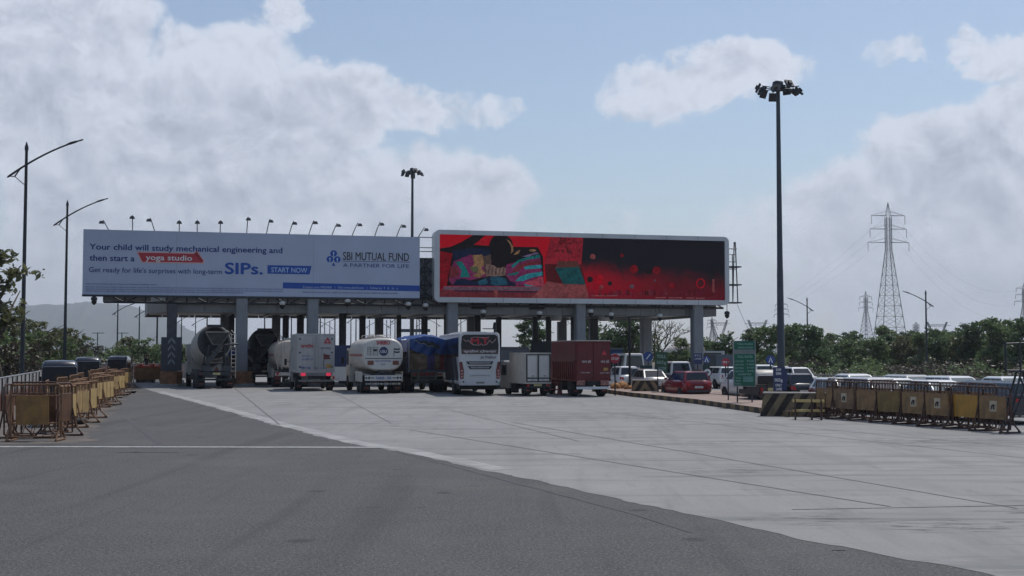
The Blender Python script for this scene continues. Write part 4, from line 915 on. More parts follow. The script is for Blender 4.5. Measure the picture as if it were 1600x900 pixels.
f.tube([(-.98, yb, 3.32), (-.8, yb, 3.18), (-.7, yb, 3.28), (-.56, yb, 3.12), (-.4, yb, 3.0), (-.05, yb, 2.98), (.1, yb, 3.04), (.2, yb, 2.97), (.4, yb, 3.02), (.6, yb, 3.28), (.72, yb, 3.1), (.86, yb, 3.22), (.96, yb, 3.36)], .022); f.tube([(-.56, yb, 3.12), (-.52, yb, 3.42), (-.3, yb, 3.46), (.3, yb, 3.42), (.56, yb, 3.46)], .016)
f.build('logo_outline', M('dusty pink trim', (.42, .26, .26), .6), bus)
text('Jai Malhar', LETK, bus, .02, .98, 2.2, .15, on_bus(2.25), bold=.015)
f = MB()
for z, wd in ((1.93, .82), (1.66, .72)):
    y = on_bus(z) + .02; f.add([(-wd, y, z + .09), (wd, y, z + .09), (wd - .12, y, z - .09), (-wd + .12, y, z - .09)], [(0, 1, 2, 3)])
    f.add([(-wd + .14, y - .02, z + .05), (wd - .14, y - .02, z + .05), (wd - .2, y - .02, z - .045), (-wd + .2, y - .02, z - .045)], [(0, 1, 2, 3)], 1)
f.build('air_vent', [BLACK, M('vent grey', (.25, .25, .26), .5)], bus)
for s in (-1, 1):
    f = MB(); f.add([(s * .98, -.03, 1.0), (s * 1.17, .03, 1.0), (s * 1.2, .08, 2.0), (s * 1.06, .03, 2.0), (s * .96, -.015, 1.5)], [(0, 1, 2, 3, 4)]); f.add([(s * 1.18, .03, 1.0), (s * 1.215, .2, 1.05), (s * 1.225, .24, 1.9), (s * 1.2, .08, 2.0)], [(0, 1, 2, 3)]); tlm = f.build('tail_light', M('dark red lens', (.12, .012, .02), .2, var=.2), bus)
    f = MB()
    for z in (1.08, 1.25, 1.42): f.box(s * 1.08 - .05, s * 1.08 + .05, -.045, -.01, z, z + .1)
    f.build('lamp_cell', M('pale red cell', (.5, .22, .22), .4), tlm)
    f = MB(); f.lathe([(0, .05), (.03, .05)], (s * .98, -.0, .82), (s * .98, -1, .82), 10); f.build('fog_lamp', BLACK, bus)
f = MB(); f.loft([[(-1.2, .1, .62), (-1.0, -.06, .62), (1.0, -.06, .62), (1.2, .1, .62), (1.2, .3, .62), (-1.2, .3, .62)], [(-1.2, .1, .78), (-1.0, -.07, .78), (1.0, -.07, .78), (1.2, .1, .78), (1.2, .3, .78), (-1.2, .3, .78)]], smooth=False); f.build('rear_bumper', BODY, bus)
plate(bus, .0, -.07, .72, .5, .11, M('grey plate', (.2, .2, .19), .5)); f = MB(); f.tube([(-.6, -.03, 1.16), (-.35, -.05, 1.2), (.35, -.05, 1.2), (.6, -.03, 1.16)], .018); f.build('boot_line', GALV, bus)
for s in (-1, 1):
    f = MB(); x = s * 1.236
    f.poly([(x, .5, 2.3), (x, 11.5, 2.1), (x, 11.5, 3.3), (x, .6, 3.45)]); f.build('side_window', BLK, bus)
    f = MB(); x = s * 1.252
    f.poly([(x, .35, 1.2), (x, 1.6, 2.3), (x, 3.0, 2.3), (x, 1.4, .9), (x, .5, .85)]); f.poly([(x, 3.2, 2.25), (x, 8.5, 2.15), (x, 6.5, .8), (x, 1.7, .9)]); f.build('side_graphic', M('charcoal swoosh', (.02, .02, .03), .4), bus)
    for y in (3.0, 9.5): wheel(bus, s * 1.02, y, .5, .44 if y < 5 else .3)
f = MB(); f.box(-1.1, 1.1, .6, 11.4, .35, .62); f.build('underfloor', BLACK, bus)
f = MB(); f.prism([(-1.0, 3.7), (1.0, 3.7), (.8, 3.82), (-.8, 3.82)], 3, 8, 'y'); f.build('roof_pod', BODY, bus)
# dark coach waiting beyond
db = thing('coach', 'dark blue coach further up the lane behind the small white truck', 'bus', GZ(803, 88), TH)
f = MB(); f.loft([brr_(.02, .95, zb=.5, zt=2.95), brr_(.2, 1., zb=.45, zt=2.95), brr_(9, 1., zb=.45, zt=2.95)]); f.build('body', M('dark blue coach paint', (.02, .025, .045), .3, coat=.4), db)
f = MB(); f.box(-1.0, 1.0, -.02, .03, 1.7, 2.7); f.build('rear_window', M('blue grey glass', (.06, .08, .11), .1, var=0), db); f = MB(); f.box(-1.1, 1.1, -.06, .05, .6, .8); f.build('rear_bumper', GALV, db)
for s in (-1, 1): wheel(db, s * 1.0, 2.5, .48, .3); wheel(db, s * 1.0, 7.5, .48, .3)
lights(db, (-1.0, 1.0), 0, 1.0)

# --- cars
def car(name, label, cat, loc, rz, c, style='hatch', L_=3.9, W_=1.68, H_=1.5, glass=None, group=None, roofc=None):
    t_ = thing(name, label, cat, loc, rz, group)
    PAINT = M('car paint ' + str(c), c, .3, .1, var=.04, coat=.7); hw = W_ / 2
    SH = {'hatch': ((0, .86, .42, .80), (.02, .95, .30, .98), (.2, 1, .22, 1.02), (.5, 1, .2, 1.0), (.72, 1, .2, .96), (.9, .95, .24, .82), (.98, .86, .3, .68), (1, .8, .36, .6)),
          'sedan': ((0, .86, .42, .80), (.02, .94, .32, .96), (.18, 1, .24, 1.0), (.5, 1, .2, .98), (.72, 1, .2, .94), (.9, .95, .24, .80), (.98, .86, .3, .66), (1, .8, .36, .6)),
          'suv': ((0, .90, .45, 1.0), (.02, .97, .36, 1.12), (.2, 1, .3, 1.14), (.5, 1, .28, 1.12), (.74, 1, .28, 1.08), (.93, .96, .32, .98), (.99, .9, .4, .8), (1, .86, .45, .7)),
          'van': ((0, .94, .4, 1.0), (.02, .98, .32, 1.1), (.2, 1, .28, 1.12), (.5, 1, .28, 1.1), (.8, 1, .28, 1.02), (.95, .95, .32, .92), (.995, .9, .4, .8), (1, .86, .45, .7))}[style]
    GH = {'hatch': (.03, .10, .56, .74), 'sedan': (.13, .27, .56, .75), 'suv': (.02, .07, .60, .74), 'van': (.015, .03, .74, .90)}[style]
    rings = []
    for yf, wf, zb, zt in SH:
        y = yf * L_; w_ = hw * wf
        rings.append([(-w_ * .82, y, zb), (-w_ * .97, y, zb + .1), (-w_, y, zb + (zt - zb) * .45), (-w_ * .985, y, zt - .12), (-w_ * .9, y, zt - .02), (-w_ * .4, y, zt + .025), (w_ * .4, y, zt + .025), (w_ * .9, y, zt - .02), (w_ * .985, y, zt - .12), (w_, y, zb + (zt - zb) * .45), (w_ * .97, y, zb + .1), (w_ * .82, y, zb)])
    f = MB(); f.loft(rings); f.build('body', PAINT, t_)
    b0, r0, r1, b1 = (k * L_ for k in GH); zbelt = SH[3][3] - .05; wb_, wr = hw * .93, hw * .74
    zr = H_
    base = [(-wb_, b0, zbelt), (wb_, b0, zbelt), (wb_ * .96, b1, zbelt - .03), (-wb_ * .96, b1, zbelt - .03)]
    mid = [(-wr, r0, zr - .06), (wr, r0, zr - .06), (wr * .96, r1, zr - .06), (-wr * .96, r1, zr - .06)]
    topr = [(-wr * .8, r0 + .15, zr), (wr * .8, r0 + .15, zr), (wr * .78, r1 - .18, zr), (-wr * .78, r1 - .18, zr)]
    f = MB(); f.add(base + mid + topr, [(0, 1, 5, 4), (1, 2, 6, 5), (2, 3, 7, 6), (3, 0, 4, 7), (4, 5, 9, 8), (5, 6, 10, 9), (6, 7, 11, 10), (7, 4, 8, 11), (8, 9, 10, 11)], 0, False)
    gh = f.build('cabin', M('car paint ' + str(roofc), roofc, .3, .1, var=.04, coat=.7) if roofc else PAINT, t_)
    GM = glass or GLASS
    def pane(a, b_, c_, d_, i0, i1, j0, j1, off):
        a, b_, c_, d_ = map(Vector, (a, b_, c_, d_)); nrm = (b_ - a).cross(d_ - a).normalized() * off
        q = lambda s, t: a.lerp(b_, s).lerp(d_.lerp(c_, s), t) + nrm
        return [q(i0, j0), q(i1, j0), q(i1, j1), q(i0, j1)]
    f = MB(); f.poly(pane(base[0], base[1], mid[1], mid[0], .07, .93, .14, .92, .012)); f.build('rear_window', GM, gh)
    f = MB(); f.poly(pane(base[2], base[3], mid[3], mid[2], .05, .95, .04, .96, .012)); f.build('windscreen', GM, gh)
    for a, bb in ((.08, .40), (.43, .68), (.71, .93)):
        f = MB(); f.poly(pane(base[1], base[2], mid[2], mid[1], a, bb, .12, .92, .012)); f.build('side_window', GLASS, gh)
        f = MB(); f.poly(pane(base[0], base[3], mid[3], mid[0], a, bb, .12, .92, -.012)); f.build('side_window', GLASS, gh)
    r = .31 if style in ('hatch', 'sedan') else .36
    for s in (-1, 1):
        wheel(t_, s * (hw - .09), L_ * .19, r, .2); wheel(t_, s * (hw - .09), L_ * .81, r, .2)
        zt = SH[1][3]
        f = MB(); f.add([(s * hw * .58, .01, zt - .30), (s * hw * .92, .055, zt - .28), (s * hw * .93, .075, zt - .1), (s * hw * .62, .02, zt - .12)], [(0, 1, 2, 3)]); o_ = f.build('tail_light', RED, t_); o_.location = (0, -.04, 0)
        f = MB(); f.add([(s * hw * .5, L_ * .985, .66), (s * hw * .84, L_ * .955, .70), (s * hw * .84, L_ * .935, .82), (s * hw * .5, L_ * .965, .76)], [(0, 1, 2, 3)]); o_ = f.build('headlight', CHROME, t_); o_.location = (0, .045, 0)
        f = MB(); f.box(s * (hw + .02) - .02, s * (hw + .02) + .12 * s, b1 - .35, b1 - .25, zbelt + .03, zbelt + .16) if s > 0 else f.box(-hw - .14, -hw, b1 - .35, b1 - .25, zbelt + .03, zbelt + .16); f.build('mirror', PAINT, t_)
    f = MB(); f.box(-hw * .8, hw * .8, -.04, .06, .34, .46); f.build('rear_bumper', M('grey trim', (.06, .06, .065), .6), t_)
    plate(t_, 0, -.035, .56, .5, .12, M('white plate', (.55, .55, .53), .5))
    return t_
AW = TH; OC = TH + math.pi
SILV, WH_, REDC, BLKC = (.45, .44, .42), (.70, .70, .69), (.20, .008, .015), (.012, .014, .02)
car('parked_car', 'silver saloon car seen from behind, left of the red car', 'car', G(1030, 614.5), AW, SILV, 'sedan', 4.1)
car('parked_car', 'red hatchback with number plate, seen from behind beside the paved island', 'car', G(1092, 622.5), AW, REDC, 'hatch', 3.9, 1.72, 1.5)
car('parked_car', 'white people carrier behind the green toll rates board', 'car', G(1196, 627), AW, WH_, 'van', 4.1, 1.62, 1.62)
car('parked_car', 'dark off-roader with a white roof behind the red car', 'car', GZ(1066, 84), AW, (.03, .035, .04), 'suv', 4.0, 1.7, 1.95, roofc=(.62, .62, .6))
car('parked_car', 'white van with a pale blue windscreen above the bonnet of the white people carrier', 'car', GZ(1196, 82), AW, WH_, 'van', 4.0, 1.6, 1.75)
car('parked_car', 'white car half hidden at the right end of the maroon truck', 'car', GZ(985, 86), AW, WH_, 'hatch', 3.7, 1.65, 1.6)
car('parked_car', 'white delivery van with high pale roof right of the maroon truck', 'van', GZ(992, 98), AW, WH_, 'van', 4.8, 1.9, 2.5)
car('parked_car', 'dark grey hatchback behind the small striped block', 'car', GZ(1002, 86), AW, (.04, .045, .05), 'hatch', 3.7, 1.65, 1.5)
car('parked_car', 'black estate car with a bright roof, right of the blue mast sign', 'car', GZ(1256, 62), AW, BLKC, 'hatch', 3.3, 1.55, 1.5)
car('parked_car', 'maroon car with a white roof behind the plank barrier', 'car', GZ(1286, 57), OC, (.13, .02, .02), 'hatch', 3.8, 1.68, 1.42, roofc=WH_)
PALEG = M('sky lit glass', (.10, .14, .15), .05, var=0, coat=.6)
car('parked_car', 'silver hatchback with long side windows behind the first barricades on the right', 'car', GZ(1330, 54), OC, (.50, .51, .52), 'hatch', 4.2, 1.72, 1.5)
car('parked_car', 'white hatchback behind the third barricade on the right', 'car', GZ(1362, 54), OC, WH_, 'hatch', 3.8, 1.68, 1.47, PALEG)
car('parked_car', 'white saloon behind the barricade with the square label', 'car', GZ(1418, 50.5), OC, (.74, .74, .74), 'sedan', 4.2, 1.7, 1.47, PALEG)
car('parked_car', 'silver white saloon just left of the black people carrier', 'car', GZ(1494, 49), OC, (.66, .67, .68), 'sedan', 4.2, 1.7, 1.45, PALEG)
car('parked_car', 'black boxy people carrier at the right edge behind the last barricades', 'car', G(1612, 664), AW, (.018, .022, .035), 'van', 4.3, 1.72, 1.5)
pk = thing('pickup_truck', 'white pickup lorry with a blue cargo box ahead of the lettered tanker', 'truck', GZ(537, 93), TH)
chassis(pk, 4.6, 1.8, .8); cab(pk, 2.9, 1.8, 2.2, WHITE, .5, 1.7); f = MB(); f.box(-.95, .95, .05, 2.8, .8, 3.1); f.build('cargo_box', M('deep blue box', (.012, .026, .09), .5, dirt=.2), pk); f = MB(); f.box(-.9, .9, -.02, .04, .45, 1.5); f.build('tailgate', WHITE, pk)
for s in (-1, 1): wheel(pk, s * .72, .9, .38, .24); wheel(pk, s * .72, 3.7, .38, .24)
lights(pk, (-.75, .75), -.02, .6)
for u, Y, st__, c_, lab in ((1140, 88, 'van', WH_, 'white van just left of the green toll rates board'), (1225, 92, 'hatch', SILV, 'silver hatchback far behind the blue mast sign'), (1262, 84, 'sedan', WH_, 'white saloon far behind the striped concrete barrier')):
    car('parked_car', lab, 'car', GZ(u, Y), AW, c_, st__, 4.0, 1.66, 1.55)
for u, Y, st__, c_, lab in ((1306, 63, 'sedan', WH_, 'white saloon half hidden behind the silver hatchback'), (1392, 60, 'hatch', SILV, 'silver hatchback between the two white cars behind the labelled barricades'), (1455, 57, 'hatch', WH_, 'white hatchback behind the bright yellow barricade'), (1532, 56, 'sedan', WH_, 'white saloon roof seen over the black people carrier')):
    car('parked_car', lab, 'car', GZ(u, Y), OC, c_, st__, 4.0, 1.66, 1.5, PALEG)
bt = thing('pickup_truck', 'grey blue truck cab waiting beyond the stop sign right of the last column', 'truck', GZ(1139, 104), TH)
chassis(bt, 5, 2.2, .9); cab(bt, 3.3, 2.2, 2.7, WHITE, .6, 1.7)
f = MB(); f.box(-1.1, 1.1, .1, 3.2, .95, 2.4); f.build('cargo_bed', M('grey blue steel', (.10, .12, .15), .6), bt)
for s in (-1, 1): wheel(bt, s * .9, .9, .45, .3); wheel(bt, s * .9, 4.2, .45, .3)
# --- auto rickshaws
HOOD = M('glossy black rexine', (.010, .012, .020), .32, var=.1, coat=1.)
def rick(label, loc, rz, H_=2.2, hood=HOOD):
    t_ = thing('auto_rickshaw', label, 'auto rickshaw', loc, rz, 'auto rickshaws')
    rings = []
    for y, k, zt in ((0, .93, H_ - .34), (.03, .97, H_ - .20), (.16, .99, H_ - .07), (.5, 1, H_), (1.5, 1, H_ - .02), (1.95, .97, H_ - .1)):
        w_ = .76 * k; z0 = .98
        rings.append([(-w_, y, z0), (-w_ * .985, y, zt - .3), (-w_ * .95, y, zt - .12), (-w_ * .8, y, zt - .02), (0, y, zt), (w_ * .8, y, zt - .02), (w_ * .95, y, zt - .12), (w_ * .985, y, zt - .3), (w_, y, z0)])
    f = MB(); f.loft(rings); f.build('hood', hood, t_)
    f = MB(); z1 = H_ - .30; f.prism([(-.72, .99), (.72, .99), (.71, z1 - .06), (.64, z1), (-.64, z1), (-.71, z1 - .06)], -.035, -.005, 'y'); f.build('rear_flap', M('matt black rexine', (.008, .009, .016), .55, var=.1), t_)
    f = MB(); f.tube([(-.73, -.03, 1.0), (-.72, -.03, z1 - .05), (-.65, -.03, z1 + .01), (.65, -.03, z1 + .01), (.72, -.03, z1 - .05), (.73, -.03, 1.0)], .016); f.build('hood_piping', M('grey piping', (.16, .17, .20), .4), t_)
    f = MB(); f.loft([[(-.58, y, .32), (-.68, y, .5), (-.68, y, z), (.68, y, z), (.68, y, .5), (.58, y, .32)] for y, z in ((.02, .98), (.2, 1.0), (1.0, 1.0), (1.5, .7), (2.2, .72))], smooth=False); f.loft([[(-.3, 2.15, .3), (-.55, 2.15, 1.1), (.55, 2.15, 1.1), (.3, 2.15, .3)], [(-.2, 2.6, .4), (-.4, 2.5, 1.05), (.4, 2.5, 1.05), (.2, 2.6, .4)]], smooth=False); f.build('body', M('dark rickshaw body', (.02, .022, .03), .35, coat=.4), t_)
    f = MB(); f.poly([(-.22, -.04, H_ - .85), (.22, -.04, H_ - .85), (.2, -.038, H_ - .62), (-.2, -.038, H_ - .62)]); f.build('rear_window', BLK, t_)
    f = MB(); f.box(-.62, .62, -.05, .02, .5, .6); f.build('rear_bumper', MAR, t_); lights(t_, (-.5, .5), 0, .66, .12, .16); plate(t_, 0, -.01, .66, .34, .16)
    for s in (-1, 1): wheel(t_, s * .58, .35, .24, .14); f = MB(); f.bar((s * .6, 1.95, 1.3), (s * .85, 2.0, 1.35), .015); f.box(s * .85 - .06, s * .85 + .06, 1.98, 2.02, 1.25, 1.45); f.build('mirror', BLACK, t_)
    wheel(t_, 0, 2.25, .24, .14); f = MB(); f.poly([(-.55, 2.17, 1.12), (.55, 2.17, 1.12), (.6, 1.97, H_ - .25), (-.6, 1.97, H_ - .25)]); f.build('windscreen', GLASS, t_)
    return t_
rick('nearest of the three black auto rickshaws behind the left barricades', GZ(93.5, 55), TH + R(4))
rick('middle one of the three black auto rickshaws on the left', GZ(137, 78), TH + R(2), 2.28)
rick('farthest of the three black auto rickshaws, near the end of the left barricades', GZ(183, 100), TH - R(8), 2.3)
rick('auto rickshaw with beige hood left of the blue mast sign', GZ(1204, 61), TH, 1.7, CREAM)

# ------------------------------------------------------------------ paved island on the right
ip = [(925, 611.5), (985, 619.5), (1090, 631.5), (1192, 646.5), (1232, 652)]
front = [G(*p) for p in ip]; backp = [p + Vector((1.0, 1, 0)) * k for p, k in zip(front, (2.5, 5.0, 6.3, 6.2, 5))]
m, q, b = shader('striped kerb'); t = q.n('ShaderNodeTexCoord'); wv = q.n('ShaderNodeTexWave', wave_type='BANDS', bands_direction='Y', wave_profile='SAW'); q.put(wv.inputs[0], t.outputs['Object']); wv.inputs['Scale'].default_value = .24
nz = q.noise(t.outputs['Object'], 4., 5., .65)
q.put(b.inputs['Base Color'], q.mix(q.ss(nz, .4, .75, 0., .6), q.mix(q.m('GREATER_THAN', wv.outputs[1], .5), (.045, .035, .03, 1), (.22, .15, .075, 1)), (.08, .06, .05, 1))); b.inputs['Roughness'].default_value = .85
m2, q, b = shader('pink pavers'); t = q.n('ShaderNodeTexCoord'); bk = q.n('ShaderNodeTexBrick'); q.put(bk.inputs[0], t.outputs['Object']); bk.inputs['Scale'].default_value = 3.
bk.inputs['Color1'].default_value = (.36, .27, .23, 1); bk.inputs['Color2'].default_value = (.29, .22, .19, 1); bk.inputs['Mortar'].default_value = (.18, .15, .13, 1)
q.put(b.inputs['Base Color'], q.mix(q.ss(q.noise(t.outputs['Object'], .8, 6., .65), .4, .7, 0., .6), bk.outputs[0], (.22, .14, .10, 1))); b.inputs['Roughness'].default_value = .9
f = MB(); n = len(front); lo = front + backp[::-1]; hi = [p + Vector((0, 0, .24)) for p in lo]
for i in range(len(lo)):
    j = (i + 1) % len(lo); f.add([lo[i], lo[j], hi[j], hi[i]], [(0, 1, 2, 3)], 0)
f.add(hi, [(i, i + 1, len(hi) - 2 - i, len(hi) - 1 - i) for i in range(n - 1)], 1)
o = f.build('pavement', [m, m2]); o['kind'] = 'structure'
# striped concrete blocks
def block(name, label, u, v, Ln, H_, dep, rz, lean=.14, chev=False):
    t_ = thing(name, label, 'barrier', G(u, v), rz)
    m, q, b = shader('hazard stripes ' + name + str(u)); t = q.n('ShaderNodeTexCoord'); sp = q.n('ShaderNodeSeparateXYZ'); q.put(sp.inputs[0], t.outputs['Object'])
    xx = q.m('ABSOLUTE', sp.outputs[0]) if chev else q.m('MULTIPLY', sp.outputs[0], -1.)
    s_ = q.m('FRACT', q.m('ADD', q.m('MULTIPLY', q.m('ADD', xx, q.m('MULTIPLY', sp.outputs[2], .62)), 1.75 if not chev else 1.9), 20.))
    nz = q.noise(t.outputs['Object'], 3., 6., .65)
    q.put(b.inputs['Base Color'], q.mix(q.ss(nz, .42, .75, 0., .75), q.mix(q.m('GREATER_THAN', s_, .5), (.028, .022, .018, 1), (.23, .17, .10, 1)), (.09, .07, .055, 1))); b.inputs['Roughness'].default_value = .85
    f = MB(); a = Ln / 2
    f.add([(-a, 0, 0), (a, 0, 0), (a, dep, 0), (-a, dep, 0), (-a + lean, lean * .5, H_), (a - lean * .3, lean * .5, H_), (a - lean * .3, dep - lean * .5, H_), (-a + lean, dep - lean * .5, H_)], [(3, 2, 1, 0), (4, 5, 6, 7), (0, 1, 5, 4), (1, 2, 6, 5), (2, 3, 7, 6), (3, 0, 4, 7)])
    f.build('block_body', m, t_)
    f = MB(); f.box(-a + lean - .03, a, lean * .4, dep - lean * .4, H_ + .003, H_ + .05); f.build('coping', M('pale coping', (.40, .36, .32), .85), t_)
    return t_
block('striped_barrier', 'long concrete barrier with slanting black and yellow stripes at the end of the paved island', 1243, 651, 2.75, .9, .8, R(-14))
block('striped_barrier', 'small concrete block with chevron stripes beside the maroon truck', 1008, 617.5, 1.65, .86, .9, R(-4), .1, True)
# plank barrier
t_ = thing('plank_barrier', 'low barrier of two weathered yellow planks on short legs before the striped concrete barrier', 'barrier', G(1262, 656), R(-12))
f = MB(); f.box(-.55, .62, -.05, .03, .66, .76); f.build('plank', YEL2, t_); f = MB(); f.box(-.55, .62, -.06, .02, .30, .39); f.build('plank', YEL2, t_)
f = MB()
for x in (-.45, .15, .5): f.bar((x, -.3, 0), (x, 0, .8), .035); f.bar((x, .32, 0), (x, 0, .8), .035)
f.build('leg', RUST, t_)
# sand bags / orange rubble by the maroon truck
SANDM = M('orange sacking', (.36, .17, .06), .85, var=.4, scale=7)
for i, (u, v, s_, lab) in enumerate(((962, 613, .55, 'orange brown sack against the rear corner of the maroon truck'), (973, 612.5, .62, 'pale orange sack, tallest of the three by the maroon truck'), (982, 614, .45, 'small orange sack nearest the thin black pole'))):
    t_ = thing('sand_sack', lab, 'sack', G(u, v), rnd.random() * 3, 'sacks on the island tip')
    f = MB(); rs = []
    for k, kk in enumerate((.25, .75, 1, .95, .7, .2)): rs.append([(s_ * (1.1 * (k / 5 - .5)) * 2 * .6, s_ * .62 * kk * math.cos(a * math.pi / 5) , .03 + s_ * .55 + s_ * .55 * kk * math.sin(a * math.pi / 5)) for a in range(10)])
    f.loft(rs); f.build('sack_body', SANDM, t_)
# ------------------------------------------------------------------ barricades
def barricade(label, loc, rz, W_=1.4, H_=1.5, panels=((-.46, .46),), pm=None, sticker=None, group=None, fm=None):
    t_ = thing('barricade', label, 'barricade', loc, rz, group); hw = W_ / 2; pm = pm or BRN; RUST = fm or RUSTF
    t_.rotation_euler = (R(rnd.uniform(-2.5, 2.5)), R(rnd.uniform(-.7, .7)), rz)
    f = MB()
    f.tube([(-hw, 0, .12), (-hw, 0, H_ - .08), (-hw + .08, 0, H_), (hw - .08, 0, H_), (hw, 0, H_ - .08), (hw, 0, .12)], .028)
    f.bar((-hw, 0, H_ * .80), (hw, 0, H_ * .80), .022); f.bar((-hw, 0, H_ * .31), (hw, 0, H_ * .31), .022); f.bar((-hw, 0, .12), (hw, 0, .12), .022)
    k = max(4, int(W_ / .17))
    for i in range(1, k): x = -hw + W_ * i / k; f.bar((x, 0, H_ * .8), (x, 0, H_), .013)
    for i in range(1, int(W_ / .3)): x = -hw + .3 * i; f.bar((x, 0, .12), (x + .12, 0, H_ * .31), .013)
    f.build('frame', RUST, t_)
    for a, c_ in panels:
        f = MB(); f.box(a * W_, c_ * W_, -.034, -.02, H_ * .29, H_ * .80); pn = f.build('panel', pm, t_)
        if sticker:
            f = MB(); w_ = .16; f.box(-w_, w_, -.042, -.036, H_ * .46, H_ * .70); s1 = f.build('label_plate', M('dirty cream label', (.46, .38, .28), .7, dirt=.4), pn)
            f = MB(); f.tube([(-.08, -.046, H_ * .51), (-.06, -.046, H_ * .58), (.0, -.046, H_ * .61), (.07, -.046, H_ * .60), (.02, -.046, H_ * .57), (.04, -.046, H_ * .51)], .025, 5); f.build('printed_mark', LETK, s1)
    for s in (-1, 1):
        f = MB(); x = s * (hw - .02)
        f.bar((x, -.42, .03), (x, .42, .03), .03); f.tube([(x, -.42, .03), (x, -.16, .28), (x, -.03, .85)], .026); f.tube([(x, .42, .03), (x, .16, .28), (x, .03, .85)], .026)
        for y in (-.36, .36): f.lathe([(0, .05), (.03, .05)], (x - .015, y, .05), (x + 9, y, .05), 8)
        f.build('base_leg', RUST, t_)
    return t_
OCH = M('ochre rusty frame', (.17, .085, .04), .75, dirt=.4, var=.35, scale=6)
# right row
rA, rB = G(1292, 653), G(1556, 675.5); dv = rB - rA; rz = math.atan2(dv.y, dv.x)
names = ['brown barricade at the left end of the right hand row, next to the plank barrier', 'barricade with a small pale label, second in the right hand row', 'plain brown barricade, third in the right hand row', 'plain olive brown barricade, fourth in the right hand row', 'barricade with square label left of the white saloon, fifth in the right hand row', 'labelled barricade in front of the white saloon, sixth in the right hand row', 'bright yellow barricade without label in the right hand row', 'labelled barricade at the right end of the right hand row, before the black people carrier']
for i in range(8):
    p = rA.lerp(rB, i / 7) + Vector((rnd.uniform(-.05, .05), rnd.uniform(-.06, .06), 0))
    barricade(names[i], p, rz + R(rnd.uniform(-5, 5)), 1.42, 1.42, ((-.44, .40),) if i else ((-.46, -.05), (0, .46)), (BRN, M('brown panel two', (.20, .12, .065), .65, dirt=.5, var=.3, scale=3), BRN, M('olive panel', (.19, .12, .04), .65, dirt=.45, var=.25, scale=3), BRN, BRN, M('bright yellow panel', (.40, .205, .03), .55, dirt=.3, var=.15, scale=3), BRN)[i], i in (1, 4, 5, 7), 'barricades along the right')
for i in range(7):                                            # a second line leaning behind the first
    p = rA.lerp(rB, (i + .55) / 7) + Vector((.25, .75, 0))
    barricade('brown barricade leaning in the second line behind gap %s of the right hand row' % ('one two three four five six seven'.split()[i]), p, rz + R(rnd.uniform(-4, 4)), 1.42, 1.5, ((-.44, .44),), BRN, False, 'barricades along the right')
# left: a bunched group facing the camera, then a long row
gl = 'barricades along the left'
barricade('dirty yellow barricade at the front of the bunched group on the left', G(56, 689), R(2), 1.42, 1.6, ((-.40, .26),), M('ochre panel', (.27, .14, .04), .6, dirt=.5, var=.3, scale=2.5), False, gl, OCH)
barricade('dark barricade standing just behind the front one of the bunched group', G(54, 684), R(-5), 1.45, 1.64, ((-.1, .46),), M('rust brown panel', (.13, .06, .03), .7, dirt=.4, var=.3), False, gl)
barricade('barricade turned sideways at the right of the bunched group on the left', G(92, 683), R(70), 1.2, 1.6, ((-.45, .45),), M('rust brown panel', (.13, .06, .03), .7), False, gl)
barricade('barricade turned sideways at the left of the bunched group on the left', G(20, 684), R(80), .9, 1.58, ((-.45, .0),), M('rust brown panel', (.13, .06, .03), .7), False, gl)
lA, lB = G(103, 672), G(189, 606); dv = lB - lA; lz = math.atan2(dv.y, dv.x); NB = 17
ords = 'first second third fourth fifth sixth seventh eighth ninth tenth eleventh twelfth thirteenth fourteenth fifteenth sixteenth seventeenth'.split()
PALEP = M('sun bleached yellow panel', (.44, .30, .115), .55, dirt=.35, var=.15, scale=2)
PALEP2 = M('dusty yellow panel', (.33, .215, .085), .6, dirt=.5, var=.2, scale=2)
for i in range(NB):
    p = lA.lerp(lB, i / (NB - 1)); p = p + Vector((.5 * math.sin(i * 1.3), 0, 0)) * (1 if i > 1 else .3)
    pr = ((-.46, -.20), (-.15, .13), (.18, .46))
    barricade('striped yellow barricade, %s from the near end of the left row' % ords[i], p, lz + R(-12 + rnd.uniform(-4, 4)), 2.4, 1.42, pr if i % 5 != 3 else pr[:2], (PALEP, PALEP2, PALEP)[i % 3], False, gl, OCH)
for i in range(9):
    p = lA.lerp(lB, (i + .4) / 9) + Vector((-.9, .3, 0))
    barricade('brown barricade behind the left row, %s from the near end' % ords[i], p, lz + R(rnd.uniform(-6, 6)), 2.4, 1.55, ((-.44, .44),), BRN, False, gl, OCH)
ty = thing('old_tyre', 'old black tyre lying on the ground beside the first left barricade', 'tyre', G(116, 663), 0)
f = MB(); f.lathe([(0, .24), (.03, .36), (.12, .40), (.21, .36), (.24, .24), (.2, .2), (.04, .2), (0, .24)], (0, 0, .0), (0, 0, 9), 20, cap=False); f.build('rubber', BLACK, ty)
# far right: steel trestle
ts = thing('steel_trestle', 'dark steel lattice trestle standing at the right edge behind the last barricade', 'trestle', G(1592, 676), R(-6))
f = MB()
for x0, x1 in ((-.35, .1), (.75, .3)):
    for y in (0, .8): f.bar((x0, y, 0), (x1, y * .6, 1.9), .035)
for z in (.5, 1.1, 1.9): f.bar((-.3 + z * .2, 0, z), (.7 - z * .2, 0, z), .03)
f.bar((-.3, 0, .1), (.35, 0, 1.8), .03); f.bar((.7, 0, .1), (.05, 0, 1.8), .03); f.box(-.1, .6, -.02, .5, 1.9, 1.97)
f.build('legs', STEEL, ts); f = MB(); f.bar((-.3, .2, 1.95), (-.3, .2, 2.85), .035); f.bar((.15, .2, 1.95), (.15, .2, 2.85), .03); f.bar((-.3, .2, 2.8), (.9, .2, 2.85), .03); f.bar((-.3, .2, 1.95), (.9, .2, 1.95), .03); f.build('top_frame', STEEL, ts)
